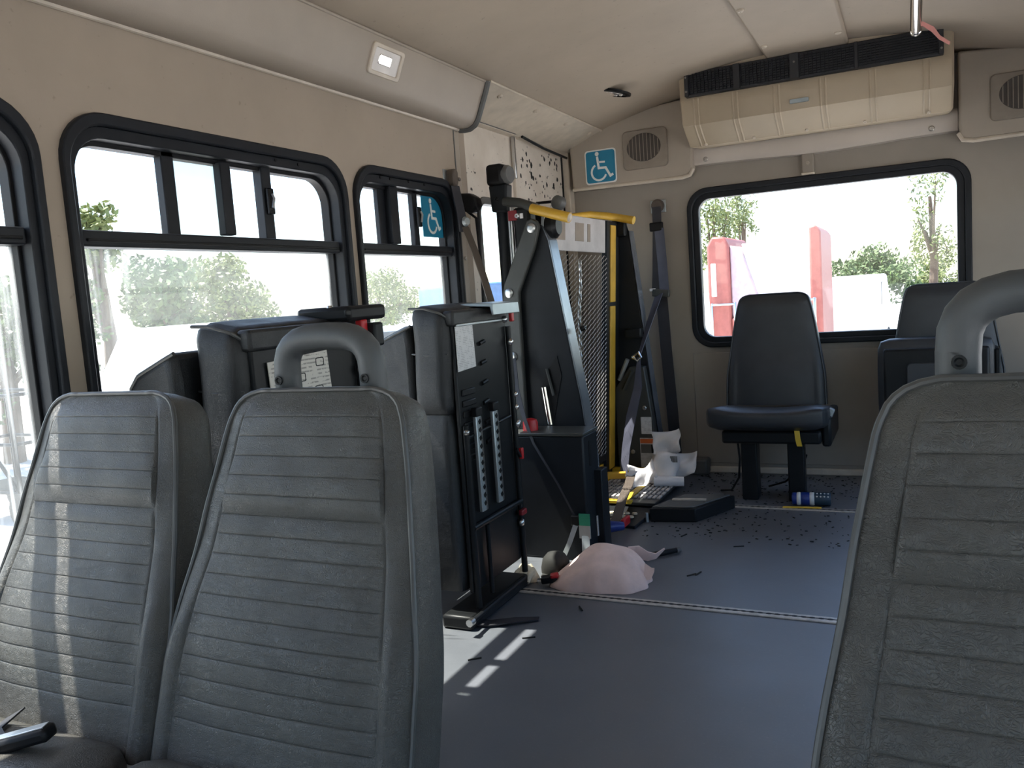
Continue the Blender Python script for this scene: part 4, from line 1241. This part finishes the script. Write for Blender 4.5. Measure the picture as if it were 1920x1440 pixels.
ts_ = thing('tie_down_strap', (-1.12, 3.2, 0), 'grey tie down strap with white tag lying over the lift plate', 'strap')
MB().ribbon([(-1.25, 3.86, .13), (-1.215, 3.70, .115), (-1.185, 3.50, .09), (-1.165, 3.35, .045), (-1.16, 3.26, .03)], (1, .3, 0), .042, .004).build('webbing', 'belt_brown', ts_)
MB().box(-1.262, -1.225, 3.80, 3.86, .128, .134, rot=(.2, 0, -.2)).build('tag', 'paper_white', ts_)
MB().tube([(-1.27, 3.22, .03), (-1.22, 3.20, .045), (-1.15, 3.20, .05), (-1.10, 3.24, .045)], [.012, .022, .026, .018], 10).build('ratchet_body', 'blue_can', ts_)
MB().box(-1.235, -1.20, 3.28, 3.34, .024, .05).build('ratchet_tab', 'red', ts_, .006)
MB().box(-1.125, -1.105, 3.28, 3.36, .024, .06).build('ratchet_tab', 'red', ts_, .006)

ls = thing('hanging_strap', (-1.3, 2.88, .1), 'thin dark strap running diagonally across the pump box', 'strap')
MB().ribbon([(-1.455, 3.03, .78), (-1.425, 2.98, .66), (-1.375, 2.93, .55), (-1.325, 2.89, .46), (-1.23, 2.885, .30), (-1.165, 2.882, .17)], (1, .0, .3), [.028, .024, .016, .010, .008, .008], .003).build('webbing', 'belt_black', ls)
MB().box(-1.185, -1.13, 2.872, 2.892, .145, .185).build('buckle', 'black_plastic', ls, .005)
MB().box(-1.148, -1.105, 2.868, 2.874, .150, .195).build('tag', 'green_tag', ls)
MB().box(-1.150, -1.105, 2.868, 2.874, .100, .150).build('tag', 'zinc', ls)
MB().ribbon([(-1.165, 2.875, .15), (-1.19, 2.86, .08), (-1.215, 2.84, .02), (-1.225, 2.82, .004)], (1, .2, .0), .020, .003).build('webbing', 'zinc', ls)
MB().ribbon([(-1.125, 2.868, .11), (-1.12, 2.85, .04), (-1.118, 2.83, .004)], (1, .2, 0), .030, .003).build('webbing', 'badge', ls)

fs_ = thing('floor_strap', (-1.15, 2.28, 0), 'short black strap lying on the floor before the folded seat', 'strap')
MB().ribbon([(-1.30, 2.22, .012), (-1.22, 2.235, .008), (-1.15, 2.27, .012), (-1.085, 2.315, .006)], (.3, -1, 0), [.05, .045, .04, .025], .004).build('webbing', 'belt_black', fs_)

# ================================================================== LITTER ON THE FLOOR
def cloth_blob(name, mat, cx, cy, hx, hy, h, rot, seed, label, cat, crease=.014, shape=None, nx=44, ny=36):
    rnd = random.Random(seed)
    waves = [(rnd.uniform(4, 16), rnd.uniform(0, 6.28), rnd.uniform(0, 6.28), rnd.uniform(.3, 1)) for _ in range(9)]
    m = MB()
    c_, s_ = math.cos(rot), math.sin(rot)
    V = []
    for j in range(ny + 1):
        for i in range(nx + 1):
            u, v = i / nx * 2 - 1, j / ny * 2 - 1
            ru = math.sqrt(max(0, 1 - v * v / 2)) * u
            rv = math.sqrt(max(0, 1 - u * u / 2)) * v
            rr = math.hypot(ru, rv)
            th = math.atan2(rv, ru)
            hgt = shape(ru, rv) if shape else (1 - rr ** 2.4)
            wv = sum(a * math.sin(f * (ru * math.cos(d) + rv * math.sin(d)) + p) for f, d, p, a in waves) / 3
            z = max(.0, h * hgt + crease * wv * (1 - rr ** 4))
            ed = 1 + .07 * math.sin(4 * th + seed) * rr + .025 * math.sin(11 * th) * rr
            X, Y = ru * hx * ed, rv * hy * ed
            V.append((cx + X * c_ - Y * s_, cy + X * s_ + Y * c_, z + .004))
    F = [(j * (nx + 1) + i, j * (nx + 1) + i + 1, (j + 1) * (nx + 1) + i + 1, (j + 1) * (nx + 1) + i) for j in range(ny) for i in range(nx)]
    n0 = len(V)
    V += [(x, y, .001) for x, y, z in V]
    F += [tuple(n0 + k for k in reversed(f)) for f in F]
    rim = [i for i in range(nx + 1)] + [j * (nx + 1) + nx for j in range(1, ny + 1)] + [ny * (nx + 1) + i for i in range(nx - 1, -1, -1)] + [j * (nx + 1) for j in range(ny - 1, 0, -1)]
    for a, b in zip(rim, rim[1:] + rim[:1]):
        F.append((b, a, a + n0, b + n0))
    m.add(V, F)
    return m.build(name, mat, None)
def bag_shape(u, v):
    r_ = math.hypot(u, v)
    return max(0, 1 - r_ ** 2.8) ** .7 * (.42 + .58 * sm(u, -1, .15)) * (.86 + .14 * sm(v, -.6, .5))
bag = cloth_blob('pink_bag', 'pink_cloth', -1.01, 2.70, .185, .13, .128, math.radians(10), 5, '', '', .007, bag_shape)
props(bag, 'crumpled pale pink cloth bag lying on the floor by the track', 'bag')
m = MB()
m.ribbon([(-.93, 2.78, .085), (-.90, 2.815, .078), (-.875, 2.835, .060), (-.85, 2.85, .058), (-.825, 2.88, .078)], (.2, -.6, 1), [.07, .075, .05, .028, .008], .003)
m.build('bag_ear', 'pink_cloth', bag)
MB().ribbon([(-.85, 2.70, .05), (-.825, 2.70, .045), (-.815, 2.705, .058)], (0, .4, 1), [.06, .04, .012], .003).build('bag_ear', 'pink_cloth', bag)

pp = thing('crumpled_paper', (-1.12, 4.0, .05), 'crumpled white paper sheets dropped beside the lift plate', 'paper')
def sheet(c, ux, uy, w, h, curl, seed, nm='sheet', tw=.0):
    rnd = random.Random(seed)
    ux, uy = Vector(ux).normalized(), Vector(uy).normalized()
    n = ux.cross(uy).normalized()
    m = MB()
    N = 10
    ph = [rnd.uniform(0, 6.28) for _ in range(4)]
    for j in range(N + 1):
        for i in range(N + 1):
            u, v = i / N - .5, j / N - .5
            d = curl * (u * u * 3 - .2) + .015 * math.sin(5 * u + 4 * v + ph[0]) + .010 * math.sin(9 * v - 6 * u + ph[1]) + tw * u * v
            p = Vector(c) + ux * (u * w) + uy * (v * h) + n * d
            m.v.append((p.x, p.y, max(.049, p.z)))
    m.f = [(j * (N + 1) + i, j * (N + 1) + i + 1, (j + 1) * (N + 1) + i + 1, (j + 1) * (N + 1) + i) for j in range(N) for i in range(N)]
    o = m.build(nm, 'paper_white', pp)
    sl = o.modifiers.new('thickness', 'SOLIDIFY')
    sl.thickness = .0015
    return o
sheet((-1.125, 4.10, .235), (1, -.1, .15), (-.15, .35, .8), .15, .12, .06, 1)
sheet((-1.165, 4.02, .115), (1, -.35, .05), (.1, .5, .75), .20, .17, -.07, 2, tw=.1)
sheet((-1.06, 4.06, .130), (1, .1, .1), (.0, .45, .9), .17, .12, .05, 3)
sheet((-1.22, 3.95, .095), (.8, .4, .25), (-.3, .5, .5), .13, .12, .05, 4)
MB().tube([(-1.16, 3.925, .075), (-1.02, 3.965, .068)], [.026, .024], 16).build('paper_roll', 'paper_white', pp)
m = MB()
for k in range(7):
    m.box(-1.098 + k * .0055, -1.0955 + k * .0055, 4.020, 4.0215, .150, .182)
m.build('barcode', 'black_plastic', pp)

tr = thing('black_tray', (-.93, 3.55, 0), 'shallow black metal box with scuffed grey top on the floor', 'box')
MB().prism([(-1.055, 3.47), (-.855, 3.50), (-.735, 3.76), (-.965, 3.74)], MZ, .0, .062).build('body', 'black_metal', tr, .006)
MB().prism([(-1.045, 3.485), (-.870, 3.512), (-.755, 3.745), (-.955, 3.725)], MZ, .060, .068).build('lid', 'rubber_grey', tr, .003)
MB().box(-.985, -.835, 3.600, 3.628, .068, .074, rot=(0, 0, .12)).build('scuffed_strip', 'base_dust', tr, .002)
MB().tube([(-1.06, 3.455, .004), (-1.062, 3.455, .045)], .007, 8).build('latch_pin', 'zinc', tr)

cn_ = thing('spray_can', (-.42, 4.0, .03), 'blue and white can lying on its side under the rear seat', 'can')
def can_seg(x0, x1, r, mat, nm):
    MB().lathe([(r * .9, 0), (r, .004), (r, (x1 - x0) - .004), (r * .9, x1 - x0)], (x0, 3.86 + (x0 + .5) * .08, .031), (1, .08, 0), 20).build(nm, mat, cn_)
can_seg(-.500, -.478, .028, 'blue_can', 'cap')
can_seg(-.480, -.462, .030, 'sign_white', 'band')
can_seg(-.462, -.425, .030, 'blue_can', 'body')
can_seg(-.425, -.405, .030, 'sign_white', 'band')
can_seg(-.405, -.335, .030, 'teal_can', 'body')
for i in range(4):
    for k in range(2):
        MB().lathe([(.0042, 0), (.003, .003)], (-.392 + i * .0155, 3.845 + .001 * i + .012 * k, .047 + .010 * k), (0, -.75, .66), 8).build('dot', 'sign_white', cn_)
props(MB().tube([(-.535, 3.79, .006), (-.53, 3.79, .006), (-.37, 3.805, .006)], [.001, .006, .006], 6).build('yellow_pencil', 'yellow_bright'), 'yellow pencil lying beside the blue can', 'pencil')

sk = thing('black_rod', (-.9, 3.0, 0), 'short black plastic rod sticking out behind the pink bag', 'rod')
MB().tube([(-.98, 2.92, .012), (-.83, 3.07, .013)], [.013, .010], 10).build('shaft', 'black_plastic', sk)
MB().tube([(-.832, 3.068, .013), (-.820, 3.08, .013)], [.011, .009], 10).build('tip', 'rubber_grey', sk)

cl = cloth_blob('cream_cloth', 'cream_cloth', -1.282, 2.655, .050, .042, .055, .3, 11, '', '', .012, None, 24, 20)
props(cl, 'crumpled cream work glove on the floor beside the dark cap', 'glove')
for k in range(4):
    MB().tube([(-1.305 + .017 * k, 2.64, .032), (-1.307 + .018 * k, 2.615, .026), (-1.308 + .019 * k, 2.595, .012)], [.013, .011, .007], 8).build('finger', 'cream_cloth', cl)
cp_ = thing('dark_cap', (-1.19, 2.72, 0), 'dark brown cap lying open between glove and pink bag', 'cap')
MB().lathe([(.052, 0), (.054, .02), (.050, .05), (.034, .072), (.01, .08)], (-1.205, 2.745, .003), (0.1, 0, 1), 20).build('crown', 'debris', cp_)
MB().prism([(-1.240, 2.71), (-1.235, 2.675), (-1.205, 2.665), (-1.18, 2.68), (-1.172, 2.71)], MZ, .004, .012).build('brim', 'debris', cp_, .003)
bk2 = thing('belt_buckle', (-1.175, 2.64, 0), 'seat belt buckle with red button on the floor beside the pink bag', 'buckle')
MB().box(-1.205, -1.145, 2.60, 2.64, .012, .036, rot=(0, -.1, .35)).build('body', 'black_plastic', bk2, .006)
MB().box(-1.172, -1.142, 2.606, 2.642, .030, .043, rot=(0, -.1, .35)).build('button', 'red', bk2, .004)
MB().box(-1.22, -1.20, 2.598, 2.628, .010, .022, rot=(0, -.1, .35)).build('tongue', 'steel', bk2, .003)

# crumbs of debris strewn over the rear floor
m = MB()
for k in range(800):
    x, y = random.uniform(-1.05, .25), 4.45 - 1.2 * random.random() ** 1.4
    s_ = random.uniform(.0018, .0065)
    a = random.uniform(0, 3.14)
    m.box(x - s_, x + s_, y - s_ * .45, y + s_ * .45, .0003, .0003 + s_ * .5, rot=(0, 0, a))
for (x, y, a) in ((-.72, 2.84, .9), (-.70, 2.86, 1.3), (-.86, 3.30, 1.2), (-.62, 3.2, .4), (-1.06, 2.18, .5), (-1.15, 2.0, .7), (-.99, 2.44, 2.2)):
    m.box(x - .02, x + .02, y - .002, y + .002, .0003, .004, rot=(0, 0, a))
props(m.build('debris', 'debris', smooth=False), 'dark crumbs and bits strewn over the rear floor', 'debris', kind='stuff')

# ================================================================== OUTSIDE
GZ = -0.95
structure(MB().box(-120, 120, -120, 160, GZ - .2, GZ).build('ground', 'concrete'), 'sunlit pale concrete yard outside the bus')

def tree(name, x, y, h, rx, rz, label, mat, seed, n=4500, leaf=.075, trunk=True, group='trees outside the windows'):
    rnd = random.Random(seed)
    t = thing(name, (x, y, GZ), label, 'tree' if trunk else 'bush', group)
    top = GZ + h
    cl_ = []
    for k in range(16):
        a, b = rnd.uniform(0, 6.28), rnd.uniform(-1, 1)
        r = rnd.uniform(.2, .8)
        cl_.append((x + rx * r * math.cos(a), y + rx * r * math.sin(a), top - rz + rz * .75 * b, rnd.uniform(.28, .5)))
    m = MB()
    for k in range(n):
        c = cl_[k % len(cl_)]
        d = Vector((rnd.gauss(0, 1), rnd.gauss(0, 1), rnd.gauss(0, 1))).normalized() * rnd.random() ** .4
        p = Vector((c[0] + d.x * rx * c[3], c[1] + d.y * rx * c[3], max(GZ + .05, c[2] + d.z * rz * c[3])))
        u = Vector((rnd.gauss(0, 1), rnd.gauss(0, 1), rnd.gauss(0, 1))).normalized()
        v = u.orthogonal().normalized()
        s_ = leaf * rnd.uniform(.6, 1.3)
        m.add([p - u * s_, p + v * s_ * .45, p + u * s_, p - v * s_ * .45], [(0, 1, 2, 3)])
    props(m.build('foliage', mat, t, smooth=False, fix=False), kind='stuff')
    if trunk:
        MB().tube([(x, y, GZ), (x + .1, y, GZ + h * .4), (x, y + .05, GZ + h * .75)], [.16, .12, .05], 8).build('trunk', 'bark', t)
        for k in range(4):
            c = cl_[k]
            MB().tube([(x + .08, y, GZ + h * .38), ((x + c[0]) / 2, (y + c[1]) / 2, GZ + h * .55), c[:3]], [.07, .05, .02], 6).build('branch', 'bark', t)
    return t
tree('leafy_tree', -12.4, 8.0, 3.0, 1.5, 1.15, 'green tree beyond the leftmost side window', 'leaf_green', 1)
tree('leafy_tree', -13.5, 12.3, 3.3, 1.1, 1.1, 'dark tree seen through the dirty large window', 'leaf_green', 2)
tree('leafy_tree', -15.0, 15.6, 3.4, 1.3, 1.0, 'smaller tree near the middle of the large window', 'leaf_olive', 3)
tree('leafy_tree', -17.5, 25.4, 3.5, 1.6, 1.2, 'tree seen through the narrow side window', 'leaf_olive', 4)
tree('leafy_tree', -13.2, 10.5, 4.15, .4, .6, 'thin tree top above the rail of the large window', 'leaf_olive', 5, 900)
tree('leafy_tree', -5.6, 27.0, 5.0, .9, 1.3, 'pale tree at the left of the rear window', 'leaf_olive', 6, 1500)
tree('leafy_tree', -5.75, 33.0, 5.6, .6, 1.0, 'slim pale tree behind the red truck', 'leaf_olive', 7, 800)
tree('green_bush', -.92, 27.0, 2.7, 1.35, .95, 'green bush behind the parked van in the rear window', 'leaf_green', 8, 3600, .08, False, 'shrubs outside the rear window')
tree('green_bush', 1.05, 34.0, 2.6, 1.1, .9, 'lower green bush at the right of the rear window', 'leaf_olive', 9, 2400, .08, False, 'shrubs outside the rear window')
tree('leafy_tree', .62, 30.0, 5.6, .7, 1.9, 'tall airy tree at the right of the rear window', 'leaf_olive', 10, 1000)

# red truck parked behind the bus, seen through the rear window
tk = thing('red_truck', (-2.45, 16.8, GZ), 'red and white truck parked behind the bus', 'truck')
cab = MB()
cab.prism([(-3.46, GZ + .45), (-3.05, GZ + .45), (-3.05, 1.70), (-3.12, 1.86), (-3.36, 1.88), (-3.46, 1.70)], MY, 16.0, 18.2)
cab.build('cab_side', 'truck_red', tk, .04)
MB().box(-3.40, -3.30, 15.985, 16.02, .75, 1.38).build('side_slot', 'truck_white', tk, .02)
MB().prism([(-3.05, .35), (-2.45, .35), (-2.62, .9), (-2.85, 1.62), (-3.05, 1.70)], MY, 16.08, 18.0).build('hood_panel', 'truck_pink', tk, .03)
MB().prism([(-2.62, .55), (-1.62, .55), (-1.62, 1.62), (-2.85, 1.72), (-2.80, 1.4)], MY, 16.2, 18.2).build('white_body', 'truck_white', tk, .03)
MB().prism([(-1.62, GZ + .45), (-1.42, GZ + .45), (-1.42, 1.80), (-1.50, 1.92), (-1.62, 1.90)], MY, 16.0, 18.2).build('cab_side', 'truck_red', tk, .03)
MB().box(-3.05, -1.62, 16.0, 16.3, GZ + .45, .34).build('bumper', 'truck_red', tk, .04)
for x in (-3.38, -2.95, -1.80, -1.55):
    MB().tube([(x, 15.9, .62), (x, 15.86, .55), (x, 15.86, -.25), (x, 15.9, -.32)], .03, 8).build('guard_post', 'chrome', tk)
for z in (.60, -.28):
    MB().tube([(-3.38, 15.88, z), (-2.95, 15.88, z)], .025, 8).build('guard_rail', 'chrome', tk)
    MB().tube([(-1.80, 15.88, z), (-1.55, 15.88, z)], .025, 8).build('guard_rail', 'chrome', tk)
for x in (-3.25, -1.62):
    for y in (16.6, 17.9):
        MB().lathe([(.30, 0), (.42, .03), (.42, .22), (.30, .25), (.12, .25)], (x - .12, y, GZ + .42), (1, 0, 0), 20).build('wheel', 'tyre', tk)

def car(name, x, y, rot, label, mat, L=4.4, H=1.45, W=1.8, van=False):
    t = thing(name, (x, y, GZ), label, 'van' if van else 'car', 'vehicles parked outside')
    pr = [(-L / 2, .3), (L / 2, .3), (L / 2, .75), (L * .42, .9), (L * .24, .95), (L * .12, H), (-L * .30, H), (-L * .44, 1.0), (-L / 2, .95)]
    if van:
        pr = [(-L / 2, .3), (L / 2, .3), (L / 2, .9), (L * .40, 1.1), (L * .30, H), (-L / 2, H)]
    mp = lambda a, b, d: (x + a, y + d, GZ + b)
    MB().prism(pr, mp, -W / 2, W / 2).build('body', mat, t, .06, seg=3)
    for sd in (-1, 1):
        if van:
            wp = [(L * .14, H * .62), (L * .33, H * .62), (L * .27, H * .9), (L * .14, H * .9)]
        else:
            wp = [(-L * .36, 1.0), (L * .19, 1.0), (L * .10, H - .10), (-L * .28, H - .10)]
        MB().prism(wp, mp, sd * W / 2 - .01 * sd, sd * (W / 2 + .012)).build('side_window', 'car_glass', t)
    for a in (-L * .31, L * .31):
        for sd in (-1, 1):
            MB().lathe([(.2, 0), (.32, .03), (.32, .19), (.2, .22), (.08, .22)], (x + a, y + sd * (W / 2 - .2), GZ + .32), (0, sd, 0), 18).build('wheel', 'tyre', t)
    t.rotation_euler.z = rot
    return t
car('parked_car', -8.0, 8.6, math.radians(90), 'pale tall car seen through the dirty large window', 'car_white', 4.4, 1.92)
car('parked_car', -12.0, 17.6, math.radians(60), 'pale car seen through the narrow side window', 'car_white')
car('parked_van', -7.6, 17.2, math.radians(65), 'blue grey van seen through the lift door window', 'van_blue', 5.0, 2.3, 1.9, True)
car('parked_van', -1.6, 21.2, math.radians(80), 'small white van far behind in the rear window', 'truck_white', 4.2, 1.9, 1.8, True)

ct = thing('yard_cart', (-8.6, 5.55, GZ), 'dark metal yard cart beyond the leftmost window', 'cart')
for dx in (-.45, .45):
    for dy in (-.28, .28):
        MB().tube([(-8.6 + dx, 5.55 + dy, GZ + .2), (-8.6 + dx, 5.55 + dy, GZ + 1.35)], .025, 8).build('post', 'black_metal', ct)
        MB().lathe([(.12, 0), (.18, .02), (.18, .07), (.12, .09)], (-8.6 + dx, 5.55 + dy - .05, GZ + .18), (0, 1, 0), 14).build('wheel', 'tyre', ct)
for z in (.35, .85, 1.35):
    for dy in (-.28, .28):
        MB().tube([(-9.05, 5.55 + dy, GZ + z), (-8.15, 5.55 + dy, GZ + z)], .02, 8).build('rail', 'black_metal', ct)
    for dx in (-.45, .45):
        MB().tube([(-8.6 + dx, 5.27, GZ + z), (-8.6 + dx, 5.83, GZ + z)], .02, 8).build('rail', 'black_metal', ct)
MB().box(-9.05, -8.15, 5.27, 5.83, GZ + .35, GZ + .38).build('deck', 'black_metal', ct)
MB().tube([(-9.05, 5.27, GZ + 1.35), (-8.15, 5.27, GZ + .35)], .02, 8).build('brace', 'black_metal', ct)
